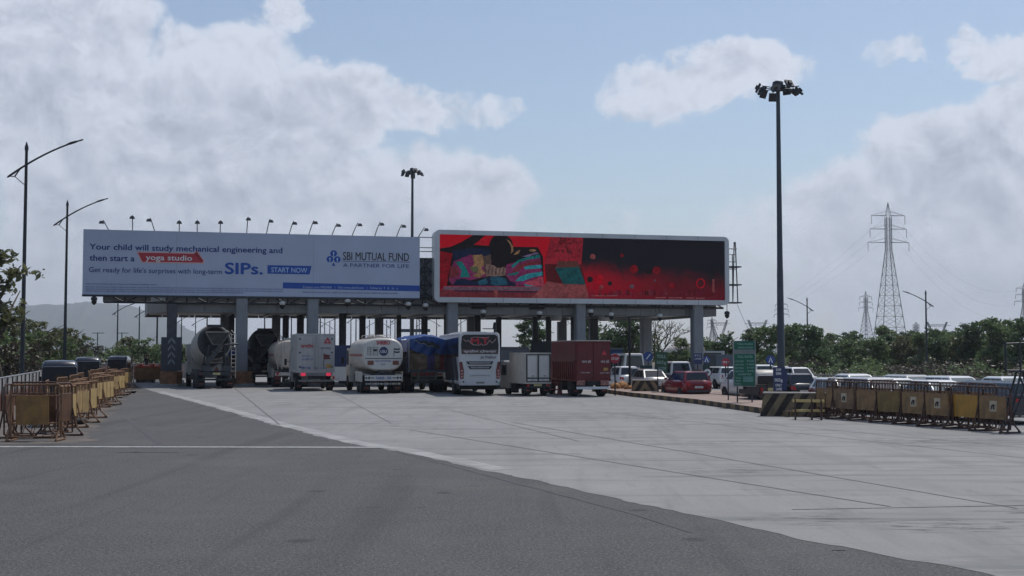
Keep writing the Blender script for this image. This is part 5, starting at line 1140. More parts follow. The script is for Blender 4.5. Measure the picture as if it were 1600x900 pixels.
# orange barriers and red rail by the leftmost column
ORG_ = M('orange brown plastic', (.20, .085, .022), .6, dirt=.35, var=.25, scale=2); OR2 = M('bright orange rim', (.38, .06, .03), .5, dirt=.2, var=.2)
for u, w_, lab in ((238, 1.5, 'orange brown water barrier with scalloped red rim left of the leftmost column'), (262, .8, 'short orange brown water barrier touching the foot of the leftmost column')):
    t_ = thing('water_barrier', lab, 'barrier', G(u, 597.5), TH, 'water barriers at the leftmost lane')
    f = MB(); f.prism([(-.32, .25), (-.26, .95), (-.12, 1.3), (.12, 1.3), (.26, .95), (.32, .25)], -w_, w_, 'x'); f.build('barrier_body', ORG_, t_)
    f = MB()
    for k in range(3): x = -w_ + (k + .5) * w_ * 2 / 3; f.lathe([(0, .28), (.3, .26)], (x, 0, 1.28), (x, 0, 9), 12)
    f.box(-w_, w_, -.14, .14, 1.3, 1.42); f.build('rim', OR2, t_)
    f = MB()
    for x in (-w_ * .8, 0, w_ * .8): f.box(x - .05, x + .05, -.25, .25, 0, .25)
    f.build('foot', BLACK, t_)
rl = thing('guard_rail', 'red painted guard rail on posts at the far left lane', 'rail', G(205, 597), TH)
f = MB()
for z in (.75, 1.15): f.bar((-2.2, 0, z), (1.6, 0, z), .05)
f.build('rail', M('dusty red rail', (.30, .09, .08), .6), rl); f = MB()
for x in (-2.2, -.5, .9, 1.6): f.bar((x, 0, 0), (x, 0, 1.2), .05)
f.build('post', STEEL, rl)
wl = thing('boundary_wall', 'low pinkish wall beyond the left lanes under the bushes', 'wall', GZ(225, 128), TH)
f = MB(); f.box(-9, 6, 0, .3, 0, 1.35); f.box(-9, 6, -.03, .33, 1.353, 1.45, 1); f.build('wall_body', [M('pink plaster', (.42, .30, .26), .85, dirt=.4), PALE], wl)
# left sheet metal fence
fa, fb = G(-20, 651), GZ(72, 79); fb2 = GZ(178, 150); fl = thing('sheet_metal_fence', 'corrugated pale metal fence with rusty lower edge on the far left', 'fence', (0, 0, 0))
f = MB(); fr_ = MB(); po = []
for a, bb in ((fa, fb), (fb, fb2)):
    d = bb - a; k = int(d.length / .16); nn = Vector((-d.y, d.x, 0)).normalized()
    pts = [a + d * (i / k) + nn * (.035 if i % 4 in (0, 1) else -.035) for i in range(k + 1)]
    f.add([p + Vector((0, 0, z)) for z in (.0, 1.42) for p in pts], [(i, i + 1, k + 1 + i + 1, k + 1 + i) for i in range(k)])
    fr_.bar(a + Vector((0, 0, 1.43)), bb + Vector((0, 0, 1.43)), .04)
    for i in range(0, k, 14): p = a + d * (i / k) - nn * .08; po.append(p)
m, q, b = shader('corrugated sheet'); t = q.n('ShaderNodeTexCoord'); sp = q.n('ShaderNodeSeparateXYZ'); q.put(sp.inputs[0], t.outputs['Object'])
nz = q.noise(t.outputs['Object'], 1.2, 6., .65); hgt = q.m('ADD', sp.outputs[2], q.m('MULTIPLY', q.m('SUBTRACT', nz, .5), .5))
q.put(b.inputs['Base Color'], q.mix(q.ss(hgt, .55, 1.0), (.17, .075, .05, 1), (.40, .39, .38, 1))); b.inputs['Roughness'].default_value = .6
f.build('sheet', m, fl, recalc=False); fr_.build('top_rail', GALV, fl)
for p in po: f = MB(); f.bar(p, p + Vector((0, 0, 1.42)), .035); f.build('post', STEEL, fl)
# low wall and rail behind the right hand cars
wr_ = thing('median_wall', 'long low dark wall with a pale rail running behind the cars on the right', 'wall', (0, 0, 0))
a, bb = GZ(1120, 100), GZ(1700, 64); f = MB(); d = (bb - a); nn = Vector((-d.y, d.x, 0)).normalized() * .15
f.add([p + Vector((0, 0, z)) for z in (0, .78) for p in (a - nn, bb - nn, bb + nn, a + nn)], [(0, 1, 5, 4), (1, 2, 6, 5), (2, 3, 7, 6), (3, 0, 4, 7), (4, 5, 6, 7)]); f.build('wall_body', M('dark stained wall', (.07, .065, .06), .85, var=.4), wr_)
f = MB(); f.bar(a + Vector((0, 0, 1.0)), bb + Vector((0, 0, 1.0)), .05)
for i in range(24): p = a + d * (i / 23); f.bar(p + Vector((0, 0, .7)), p + Vector((0, 0, 1.0)), .035)
f.build('rail', M('worn grey rail', (.16, .15, .14), .6), wr_)

# ------------------------------------------------------------------ signs
def post(par, x, z1, r=.04, y=.06, z0=0): f = MB(); f.bar((x, y, z0), (x, y, z1), r); return f.build('post', STEEL, par)
sg = thing('toll_rates_board', 'tall green toll rates board with white lettering on two posts on the paved island', 'sign', G(1164, 637) + Vector((0, 0, .2)), R(2)); s = 1950 / G(1164, 637).y
k = 1 / s; zz = lambda v: (637 - v) * k - .2; xx = lambda u: (u - 1164.5) * k
f = MB(); f.box(xx(1148), xx(1181), 0, .06, zz(603), zz(533)); f.build('panel', GREEN, sg)
f = MB(); f.box(xx(1148), xx(1181), -.006, 0, zz(553.5), zz(546.5)); f.build('grey_band', M('grey band', (.16, .19, .19), .5), sg)
f = MB()
for a_, b__, c_, d_ in ((1147, 1148.2, 604, 532), (1180.8, 1182, 604, 532)): f.box(xx(a_), xx(b__), -.01, .07, zz(c_), zz(d_))
f.box(xx(1147), xx(1182), -.01, .07, zz(604.3), zz(603.5)); f.build('frame', GALV, sg)
LG = M('pale green lettering', (.35, .52, .48), .6, var=0)
text('TOLL PLAZA', LG, sg, xx(1153), xx(1178), zz(539.3), 2.6 * k, -.012); text('NATIONAL HIGHWAY', LG, sg, xx(1155), xx(1178), zz(544.8), 2.6 * k, -.012); text('TOLL RATES', LG, sg, xx(1153), xx(1177), zz(559.5), 3.4 * k, -.012)
for i, (l_, r_) in enumerate((('CAR JEEP', '95.00'), ('LIGHT GOODS', '150'), ('BUS TRUCK', '315.00'), ('MULTI AXLE', '495'))): text(l_, LG, sg, xx(1150), xx(1163), zz(566 + i * 5.2), 2.3 * k, -.012); text(r_, LG, sg, xx(1168), xx(1179), zz(565.6 + i * 5.2), 2.3 * k, -.012)
text('EXEMPTED', LG, sg, xx(1155), xx(1175), zz(586.5), 2.6 * k, -.012)
f = MB(); f.box(xx(1162), xx(1178), -.008, -.002, zz(597), zz(588.5)); f.build('notice', M('pale teal patch', (.10, .24, .22), .6), sg)
for i in range(3): text(('VIP CAR', 'ARMY', 'POLICE')[i], LG, sg, xx(1150), xx(1158), zz(592 + i * 4.4), 2.2 * k, -.012)
post(sg, xx(1153.5), zz(533), .035, .09, -.2); post(sg, xx(1176.5), zz(533), .035, .09, -.2)
ms = thing('lane_sign', 'narrow dark blue sign with white lettering on the foot of the near high mast', 'sign', G(1218, 640) + Vector((0, 0, .24)), R(4)); k = 1 / (1950 / G(1218, 640).y)
zz = lambda v: (640 - v) * k - .24; xx = lambda u: (u - 1218) * k
f = MB(); f.box(xx(1209), xx(1224), 0, .05, zz(611.5), zz(574)); f.build('panel', M('deep sign blue', (.025, .04, .12), .5), ms)
f = MB(); f.prism([(xx(1224), zz(611.5)), (xx(1231), zz(610)), (xx(1231), zz(578)), (xx(1224), zz(574))], .03, .06, 'y'); f.build('side_panel', M('deep sign blue', (.025, .04, .12), .5), ms)
for i, (s_, v, h, a_, b__) in enumerate((('SLOW', 580, 4, 1213, 1221), ('DOWN', 586, 4, 1213, 1221), ('FASTag', 596.5, 5, 1211, 1223), ('ONLY', 604, 4, 1212, 1222), ('LANE', 610, 4, 1213, 1222))): text(s_, LETW, ms, xx(a_), xx(b__), zz(v), h * k, -.01, bold=.03)
f = MB()
for u in (1210.5, 1222.5): f.bar((xx(u), .08, -.02), (xx(u), .08, zz(575)), .04)
f.build('post', STEEL, ms)
def round_sign(name, label, u, v, Y, r, mat, n, txt=None, mark=None, group=None, rot0=0., z0=.0):
    p = GZ(u, Y); t_ = thing(name, label, 'sign', (p.x, p.y, z0), R(3), group); c_ = P(u, v, Y).z - z0
    f = MB(); f.prism([(r * math.cos(2 * math.pi * (i + .5) / n + rot0), c_ + r * math.sin(2 * math.pi * (i + .5) / n + rot0)) for i in range(n)], 0, .03, 'y'); f.build('sign_face', mat, t_)
    if txt: text(txt, LETW, t_, -r * .72, r * .72, c_ - r * .25, r * .5, -.008, bold=.03)
    if mark == 'bar': f = MB(); f.prism([(-r * .5, c_ - r * .5), (-r * .3, c_ - r * .58), (r * .5, c_ + r * .45), (r * .32, c_ + r * .55)], -.01, 0, 'y'); f.build('arrow', LETW, t_)
    if mark == 'up':
        f = MB()
        for s_ in (-1, 1): f.prism([(s_ * r * .5, c_ - r * .55), (s_ * r * .25, c_ - r * .55), (0, c_ + r * .3), (0, c_ + r * .62)], -.01, 0, 'y')
        f.build('arrow', LETW, t_)
    if mark == 'dial':
        f = MB(); f.prism([(r * .8 * math.cos(a * .35), c_ + r * .8 * math.sin(a * .35)) for a in range(18)], -.006, 0, 'y'); f.build('dial', LETW, t_)
        f = MB(); f.prism([(r * .4 * math.cos(a * .6), c_ + r * .3 * math.sin(a * .6)) for a in range(10)], -.012, -.006, 'y'); f.build('dial_mark', M('grey mark', (.12, .12, .12), .6), t_)
    post(t_, 0, c_ + r * .2); return t_
SR = M('stop red', (.38, .03, .05), .5, var=.1)
round_sign('stop_sign', 'red octagonal STOP sign at the right side of the maroon truck', 961, 560.5, 74, .30, SR, 8, 'STOP')
round_sign('stop_sign', 'red octagonal STOP sign between the last column and the toll rates board', 1134, 566, 70, .24, SR, 8, 'STOP')
round_sign('direction_sign', 'blue round sign with a slanting white arrow on the column right of the maroon truck', 1013, 557, 88, .34, BLUE, 20, None, 'bar')
round_sign('direction_sign', 'blue triangular sign with white mark right of the last canopy column', 1104, 562, 90, .32, BLUE, 4, None, 'up', rot0=R(45))
round_sign('direction_sign', 'blue arrow sign on the left side of the near high mast', 1204, 562.5, 74, .28, BLUE, 18, None, 'up')
round_sign('speed_sign', 'round white dial sign hung over the silver saloon', 1014, 583, 84, .30, LETK, 18, None, 'dial')
round_sign('speed_sign', 'round white dial sign hung right of the last canopy column over the red car', 1105, 582, 84, .30, LETK, 18, None, 'dial')
def rect_sign(label, u0, u1, v0, v1, Y, mat, rows, rz=0., legs=True, cat='sign', lm=LETW):
    uc = (u0 + u1) / 2; p = GZ(uc, Y); t_ = thing('lane_sign', label, cat, p, R(rz)); k = Y / 1950
    z0, z1 = P(uc, v1, Y).z, P(uc, v0, Y).z; hw = (u1 - u0) * k / 2
    f = MB(); f.box(-hw, hw, 0, .05, z0, z1); f.build('panel', mat, t_)
    for i, s_ in enumerate(rows):
        h = (z1 - z0) / (len(rows) + .5); 
        if s_: text(s_, lm, t_, -hw * .75, hw * .75, z1 - h * (i + 1), h * .55, -.01)
    if legs: post(t_, 0, z1, .045, .1)
    return t_
rect_sign('dark green notice board with pale lines right of the blue slanting arrow sign', 1024, 1043, 550, 583, 80, M('dark green board', (.02, .07, .035), .5), ['TOLL', 'FASTag', 'WELCOME'], -4, lm=LG)
k = rect_sign('small navy panel with pale rows on the rightmost canopy column', 1084, 1097, 552, 569, 96, M('deep sign blue', (.025, .04, .12), .5), ['ETC', 'LANE', ''])
rect_sign('dark green sheet left of the silver saloon', 1000, 1019, 571, 592, 86, M('teal green sheet', (.02, .06, .055), .6), [])
rect_sign('dark green sheet right of the last canopy column', 1098, 1109, 570, 592, 86, M('teal green sheet', (.02, .06, .055), .6), [])
t_ = rect_sign('overhead road sign far beyond the toll lanes above the tarpaulin lorry', 626, 672, 514, 519, 170, M('slate road sign', (.08, .09, .10), .6), [])
rect_sign('black lane screen standing between the coach and the maroon truck', 830, 861, 533, 583, 101, BLACK, [])
bp_ = thing('bollard_post', 'slim black pole right of the maroon truck', 'pole', G(984, 614), 0); f = MB(); f.bar((0, 0, 0), (0, 0, 4.6), .075); f.bar((0, 0, 2.8), (0, 0, 3.3), .13); f.build('shaft', BLACK, bp_); f = MB(); f.lathe([(0, .1), (.2, .06)], (0, 0, 4.6), (0, 0, 9), 8); f.build('cap', BLACK, bp_)
bp_ = thing('sign_stand', 'thin sign stand on the paved island in front of the striped block', 'stand', G(1028, 619.5) + Vector((0, 0, .24)), 0); f = MB(); f.bar((0, 0, .02), (0, 0, 1.5), .035); f.box(-.35, .35, -.15, .15, 0, .04); f.build('stand_pole', STEEL, bp_)
bp_ = thing('sign_stand', 'thin steel pole on the paved island by the white people carrier', 'stand', G(1138, 633) + Vector((0, 0, .24)), 0); f = MB(); f.bar((0, 0, .0), (0, 0, 1.9), .03); f.build('stand_pole', STEEL, bp_)
for u, v, w_, lab in ((867, 617, .9, 'red and white striped folding barrier leaning by the maroon truck'),):
    t_ = thing('striped_fence', lab, 'barrier', G(u, v), R(-10)); f = MB()
    for z in (.35, .75, 1.0): f.bar((-w_ * .7, 0, z), (w_ * .5, 0, z - .05), .045, m=0)
    f.build('rail', M('pinkish rail', (.26, .10, .10), .7, dirt=.3), t_); f = MB()
    for x in (-.5, 0, .4): f.bar((x, -.15, 0), (x + .1, 0, 1.05), .035)
    f.prism([(.15, 0), (.45, 0), (.4, 1.0), (.2, .95)], -.1, .0, 'y'); f.build('post', M('pinkish rail', (.26, .10, .10), .7), t_)

# ------------------------------------------------------------------ masts and lamp posts
def mast(label, u, Y, vtop, r0, head, tilt=0.):
    p = GZ(u, Y); H_ = P(u, vtop, Y).z; top_ = P(u, vtop, Y); t_ = thing('high_mast_light', label, 'light mast', (top_.x, Y, 0), 0, 'high mast lights')
    f = MB(); f.lathe([(0, r0 * 1.05), (H_ * .4, r0 * .8), (H_ * .401, r0 * .76), (H_ * .75, r0 * .6), (H_, r0 * .5)], (0, 0, 0), (0, 0, 9), 14); f.box(-r0 * 1.6, r0 * 1.6, -r0 * 1.6, r0 * 1.6, 0, .05); f.build('mast', M('dark grey mast', (.05, .06, .075), .5, .2, var=.15), t_)
    f = MB(); rr = head * .14
    f.lathe([(0, rr), (.1, rr), (.1, rr * .85), (0, rr * .85), (0, rr)], (0, 0, H_ - .35), (0, 0, 99), 14, cap=False); f.lathe([(0, rr * .9), (.28, rr * .9), (.36, rr * .5)], (0, 0, H_ - .1), (0, 0, 99), 12); f.box(-rr, rr, -rr, rr, H_ - .3, H_ - .05); f.build('head_ring', STEEL, t_)
    for i in range(9):
        a = 2 * math.pi * (i + .3) / 9; ca, sa = math.cos(a), math.sin(a); R1 = head / 2 * (.82 + .18 * ((i * 7) % 3) / 2)
        f = MB(); f.bar((ca * rr * .8, sa * rr * .8, H_ - .2), (ca * R1, sa * R1, H_ - .2), .03); ar = f.build('lamp_arm', STEEL, t_)
        rot = Matrix.Translation((ca * R1, sa * R1, H_ - (.40, .15, .5)[i % 3])) @ Matrix.Rotation(a, 4, 'Z') @ Matrix.Rotation(R(35 + (i * 37 % 40)), 4, 'Y')
        f = MB(); f.box(-.27, .27, -.25, .25, -.07, .07, T=rot); f.box(-.12, .12, -.1, .1, .07, .18, T=rot); f.build('floodlight', STEEL, ar)
    return t_
mast('tall dark high mast light rising on the right from the paved island', 1215.5, 78, 133, .24, 2.7)
mast('smaller high mast light rising behind the gap between the two billboards', 644.5, 140, 266, .26, 2.35)
def lamp(label, loc, H_, L_, flip, group='street lamps'):
    t_ = thing('street_lamp', label, 'street lamp', loc, 0, group); s = flip
    f = MB(); f.lathe([(0, .13), (H_ * .5, .10), (H_ - .5, .075), (H_ - .45, .10), (H_ - .3, .1), (H_, .01)], (0, 0, 0), (0, 0, 99), 10); f.build('pole', STEEL, t_)
    f = MB(); zz_ = H_ - 1.25; pts = []
    for i in range(11):
        k = -.32 + 1.32 * i / 10; pts.append((s * L_ * k, 0, zz_ + L_ * (.62 * k - .17 * k * k)))
    f.tube(pts, .055, 6, r2=.04); f.tube([(s * -.3 * L_, 0, zz_ - L_ * .205), (s * -.2 * L_, 0, zz_ - L_ * .21), (s * -.02 * L_, 0, zz_ - L_ * .36)], .025); f.bar((s * -.2 * L_, 0, zz_ - L_ * .21), (s * -.1 * L_, 0, zz_ - L_ * .06), .04); f.build('arm', STEEL, t_)
    f = MB(); a = Vector(pts[9]); d = (Vector(pts[10]) - Vector(pts[9])).normalized(); f.loft([[a + d * h + Vector((0, math.cos(i * math.pi / 4) * w_, math.sin(i * math.pi / 4) * w_ * .6)) for i in range(8)] for h, w_ in ((-.55, .03), (-.3, .12), (.0, .11), (.2, .03))]); f.build('lamp_head', STEEL, t_)
    f = MB(); a = Vector(pts[0]); d = (Vector(pts[2]) - a).normalized(); f.loft([[a + d * h + Vector((0, math.cos(i * math.pi / 4) * w_, math.sin(i * math.pi / 4) * w_ * .7)) for i in range(8)] for h, w_ in ((-.06, .03), (.05, .09), (.45, .09), (.6, .03))]); f.build('counter_lamp', STEEL, t_)
    return t_
for u, vt, Y, fl_, lab in ((35, 221, 66, 1, 'nearest street lamp on the left edge, arm reaching right'), (101, 312, 92, 1, 'second street lamp on the left, between the first one and the billboard'), (1262, 464, 160, -1, 'street lamp with arm to the left, right of the near high mast'), (1448, 453, 135, -1, 'street lamp with arm to the left, right of the tall pylon')):
    b_ = GZ(u, Y); tz = P(u, vt, Y).z; tx = P(u + (6 if fl_ > 0 else -1), vt, Y).x; lamp(lab, (b_.x, b_.y, 0), tz, 3.0 if fl_ > 0 else 2.5, fl_)
pt_ = lamp('thin lamp post beyond the toll canopy, first from left', GZ(183, 170), 9.5, 2.3, 1, 'thin lamp posts beyond the toll canopy')
ps_ = [(217, 200, 1), (245, 150, 1), (283, 190, 1), (305, 230, 1), (323, 160, 1), (413, 180, 1), (455, 210, 1), (500, 180, -1), (507, 220, 1), (515, 250, -1), (523, 200, 1), (548, 230, 1), (556, 190, -1), (577, 260, 1), (604, 240, -1), (610, 280, 1), (617, 210, 1), (651, 230, -1), (655, 260, 1), (682, 220, -1), (720, 230, 1)]
for i, (u, Y, s_) in enumerate(ps_):
    copy_tree(pt_, 'thin lamp post beyond the toll canopy, number %d from the left of the far row' % (i + 2), GZ(u, Y), 0 if s_ > 0 else math.pi, 1.0 + rnd.uniform(-.08, .1))
tp = None
for u, lab in ((152, 'left one of two thin T shaped power poles under the pale billboard'), (190, 'right one of two thin T shaped power poles under the pale billboard')):
    t_ = thing('power_pole', lab, 'power pole', GZ(u, 210), 0, 'T shaped power poles'); f = MB(); f.bar((0, 0, 0), (0, 0, 6), .09); f.bar((-.9, 0, 5.9), (1.1, 0, 5.9), .06); f.build('pole', STEEL, t_)
gp = thing('gantry_pole', 'dark pole with a short square arm above the coach', 'pole', GZ(773, 125), 0); f = MB(); f.bar((0, 0, 0), (0, 0, 5.6), .12); f.bar((0, 0, 4.95), (-1.2, 0, 4.95), .05); f.bar((0, 0, 4.3), (-1.2, 0, 4.3), .05); f.build('pole', STEEL, gp); f = MB(); f.lathe([(0, .2), (.5, .16)], (0, 0, 5.0), (0, 0, 9), 8); f.build('camera_head', BLACK, gp)
# ------------------------------------------------------------------ pylons
PYM = M('pylon steel', (.20, .21, .23), .5, .3)
def pylon(label, u, Y, vtop, base, style='tall', fat=1.):
    t_ = thing('electricity_pylon', label, 'pylon', GZ(u, Y), R(rnd.uniform(-12, 12) + 12), 'electricity pylons beyond the trees'); H_ = P(u, vtop, Y).z
    f = MB(); lr, br_ = .13 * fat, .06 * fat
    if style == 'tall':
        hb, wt_ = base / 2, base * .085; zc = H_ * .70; n_ = 11
        lv = [(H_ * .70 * (1 - (1 - i / n_) ** 1.12), 0) for i in range(n_ + 1)]
        hw = lambda z: hb + (wt_ - hb) * min(1, z / zc) if z <= zc else wt_ * max(.05, 1 - max(0, (z - H_ * .9) / (H_ * .1)))
        zs = [z for z, _ in lv] + [H_ * k for k in (.74, .78, .82, .86, .90)]
        cor = lambda z: [(sx * hw(z), sy * hw(z), z) for sx, sy in ((-1, -1), (1, -1), (1, 1), (-1, 1))]
        for a, b__ in zip(zs, zs[1:]):
            A_, B_ = cor(a), cor(b__)
            for i in range(4):
                f.bar(A_[i], B_[i], lr, n=4); j = (i + 1) % 4
                f.bar(A_[i], B_[j], br_, n=3); f.bar(A_[j], B_[i], br_, n=3); f.bar(B_[i], B_[j], br_, n=3)
        for c_ in cor(zs[-1]): f.bar(c_, (0, 0, H_), lr * .7, n=4)
        f.build('lattice_tower', PYM, t_)
        for z, wa in ((H_ * .915, .115), (H_ * .83, .125), (H_ * .745, .14)):
            g_ = MB(); w_ = wa * H_ * .95
            for s_ in (-1, 1):
                for yy in (-1, 1): g_.bar((s_ * wt_, yy * wt_, z), (s_ * w_, 0, z - .0), lr * .7, n=4); g_.bar((s_ * wt_ * .6, yy * wt_, z + H_ * .028), (s_ * w_, 0, z), br_, n=3)
                g_.bar((s_ * w_, 0, z), (s_ * w_, 0, z - H_ * .055), .09 * fat, n=4)
            g_.build('cross_arm', PYM, t_)
    else:
        wv = base / 2
        for s_ in (-1, 1):
            for yy in (-.6, .6):
                for o_ in (-.5, .5): f.bar((s_ * wv * .35 + o_ * 2, yy * 2, 0), (s_ * wv * .30 + o_ * 1.4, yy, H_ * .55), lr, n=4); f.bar((s_ * wv * .30 + o_ * 1.2, yy, H_ * .55), (s_ * wv * .95 + o_ * .7, yy, H_), lr, n=4)
            for k in range(6):
                z, z2 = H_ * k / 6, H_ * (k + 1) / 6; xa = lambda q_: s_ * wv * (.33 if q_ < H_ * .55 else .30 + .65 * (q_ / H_ - .55) / .45)
                f.bar((xa(z) - .8, 0, z), (xa(z2) + .8, 0, z2), br_, n=3); f.bar((xa(z) + .8, 0, z), (xa(z2) - .8, 0, z2), br_, n=3)
        f.bar((-wv * .9, 0, H_ * .86), (wv * .9, 0, H_ * .86), lr, n=4); f.bar((-wv * .95, 0, H_ * .93), (wv * .95, 0, H_ * .93), lr, n=4)
        for k in range(8): x = -wv * .9 + wv * 1.8 * k / 8; f.bar((x, 0, H_ * (.86 if k % 2 else .93)), (x + wv * 1.8 / 8, 0, H_ * (.93 if k % 2 else .86)), br_, n=3)
        f.bar((-wv * 1.3, 0, H_ * .9), (wv * 1.3, 0, H_ * .9), lr, n=4); f.build('lattice_tower', PYM, t_)
    return t_
pylon('tallest steel lattice pylon with three cross arms, above the trees on the right', 1391, 420, 316, 9.8)
pylon('pale slim pylon just left of the tallest one', 1354, 800, 455, 9.5, fat=1.4)
pylon('small squat pylon between the tallest pylon and the right street lamp', 1432, 1000, 503, 14, fat=1.6)
pylon('horned pylon right behind the right street lamp', 1465, 900, 503, 15, 'horn', 1.6)
pylon('horned pylon at the far right above the trees', 1553, 1100, 506, 19, 'horn', 1.8)
pylon('tall faint pylon directly right of the near high mast', 1222, 650, 468, 6, fat=1.2)
pylon('horned pylon left of the near high mast', 1184, 800, 500, 13, 'horn', 1.4)
pylon('small faint pylon above the toll rates board', 1161, 1300, 520, 9, fat=1.8)
pylon('faint pylon left of the hanging camera at the right end of the canopy', 1113, 700, 495, 6, fat=1.2)
pylon('faint horned pylon below the right end of the canopy', 1124, 850, 500, 12, 'horn', 1.4)
pylon('pylon cut off by the right edge of the picture', 1603, 520, 440, 8, fat=1.1)
def wire(label, a, bb, sag, r=.018):
    f = MB(); pts = [Vector(a).lerp(Vector(bb), i / 16) - Vector((0, 0, sag * 4 * (i / 16) * (1 - i / 16))) for i in range(17)]; f.tube(pts, r, 3)
    return tag(f.build('power_line', STEEL), label, 'cable', 'power lines between the pylons')
pz = lambda u, v, Y: P(u, v, Y)
for i, (u, v) in enumerate(((1377, 345), (1377, 362), (1376, 380))): wire('power line sagging left from the %s arm of the tallest pylon' % ('top', 'middle', 'lowest')[i], pz(u, v, 420), pz(1180, 495 + i * 6, 820), 2.5)
for i, (u, v) in enumerate(((1404, 345), (1404, 362), (1405, 380))): wire('power line running right from the %s arm of the tallest pylon' % ('top', 'middle', 'lowest')[i], pz(u, v, 420), pz(1592, 452 + i * 22, 520), 9)
wire('thin cable slanting down from the right end of the canopy', pz(1152, 476, 104), pz(1180, 530, 140), .3, .02)
# ------------------------------------------------------------------ trees and bushes
def leafm(name, c, c2, tr=.35):
    if name in MC: return MC[name]
    m = bpy.data.materials.new(name); m.use_nodes = True; q = N(m.node_tree); m.node_tree.nodes.clear()
    ge = q.n('ShaderNodeNewGeometry'); cc = q.mix(ge.outputs['Random Per Island'], tuple(c) + (1,), tuple(c2) + (1,))
    d = q.n('ShaderNodeBsdfPrincipled'); q.put(d.inputs['Base Color'], cc); d.inputs['Roughness'].default_value = .55
    tr_ = q.n('ShaderNodeBsdfTranslucent'); q.put(tr_.inputs[0], cc); mx_ = q.n('ShaderNodeMixShader'); mx_.inputs[0].default_value = tr
    q.put(mx_.inputs[1], d.outputs[0]); q.put(mx_.inputs[2], tr_.outputs[0]); o_ = q.n('ShaderNodeOutputMaterial'); q.put(o_.inputs[0], mx_.outputs[0]); MC[name] = m; return m
BARK = M('bark', (.09, .07, .055), .9, var=.3)
LF1 = leafm('mid green leaves', (.09, .135, .05), (.17, .23, .09)); LF2 = leafm('deep green leaves', (.062, .105, .047), (.12, .175, .07)); LF3 = leafm('olive leaves', (.09, .10, .042), (.16, .165, .075)); LF4 = leafm('dry brown leaves', (.045, .035, .025), (.085, .066, .044), .2)
def foliage(lobes, n, size, seed, droop=.0):
    r = random.Random(seed); f = MB(); tot = sum(l[3] * l[4] * l[5] for l in lobes)
    for (cx, cy, cz, rx, ry, rz_) in lobes:
        k = int(n * rx * ry * rz_ / tot)
        cl = [(Vector((r.gauss(0, 1), r.gauss(0, 1), r.gauss(0, 1))).normalized() * (r.uniform(.55, 1.05))) for _ in range(max(4, k // 16))]
        for _ in range(k):
            c = r.choice(cl); j = Vector((r.gauss(0, .17), r.gauss(0, .17), r.gauss(0, .15))); p = c + j
            P0 = Vector((cx + p.x * rx, cy + p.y * ry, cz + p.z * rz_))
            if P0.z < .05: P0.z = .05 + r.random() * .3
            s = size * r.uniform(.6, 1.4); a = Vector((r.gauss(0, 1), r.gauss(0, 1), r.gauss(0, .7) - droop)).normalized(); b_ = a.orthogonal().normalized(); b_.rotate(Matrix.Rotation(r.uniform(0, 6.28), 3, a)); c2 = a.cross(b_)
            f.add([P0 - a * s, P0 + c2 * s * .42, P0 + a * s, P0 - c2 * s * .42], [(0, 1, 2, 3)])
    return f
def trunk(H_, r0, seed, limbs=5, spread=.35, z0=.0):
    r = random.Random(seed); f = MB(); pts = [Vector((0, 0, 0))]
    for i in range(1, 5): pts.append(Vector((r.uniform(-.06, .06) * H_, r.uniform(-.06, .06) * H_, H_ * .8 * i / 4)))
    f.tube(pts, r0, 7, r2=r0 * .35)
    for i in range(limbs):
        b_ = pts[1].lerp(pts[4], r.uniform(.1, .9)); a = r.uniform(0, 6.28); l = H_ * spread * r.uniform(.6, 1.1)
        m_ = b_ + Vector((math.cos(a) * l * .5, math.sin(a) * l * .5, l * .45)); e = b_ + Vector((math.cos(a) * l, math.sin(a) * l, l * .75)); f.tube([b_, m_, e], r0 * .4, 5, r2=r0 * .12)
    return f
def tree(label, loc, H_, W_, mat, n, size, seed, nl=7, name='tree', cat='tree', group=None, zlow=.3, limbs=6):
    r = random.Random(seed); t_ = thing(name, label, cat, loc, r.uniform(0, 6.28), group)
    trunk(H_, max(.04, H_ * .028), seed, limbs).build('trunk', BARK, t_)
    lobes = []
    for i in range(nl):
        a = r.uniform(0, 6.28); k = r.uniform(.15, .62) * W_ / 2; z = H_ * r.uniform(zlow, .88); rr = W_ * r.uniform(.17, .30) * (1 - .35 * (z / H_ - zlow))
        lobes.append((math.cos(a) * k, math.sin(a) * k, z, rr, rr, rr * r.uniform(.6, .9)))
    lobes.append((0, 0, H_ * .86, W_ * .2, W_ * .2, H_ * .13))
    foliage(lobes, n, size, seed).build('crown', mat, t_, recalc=False); return t_
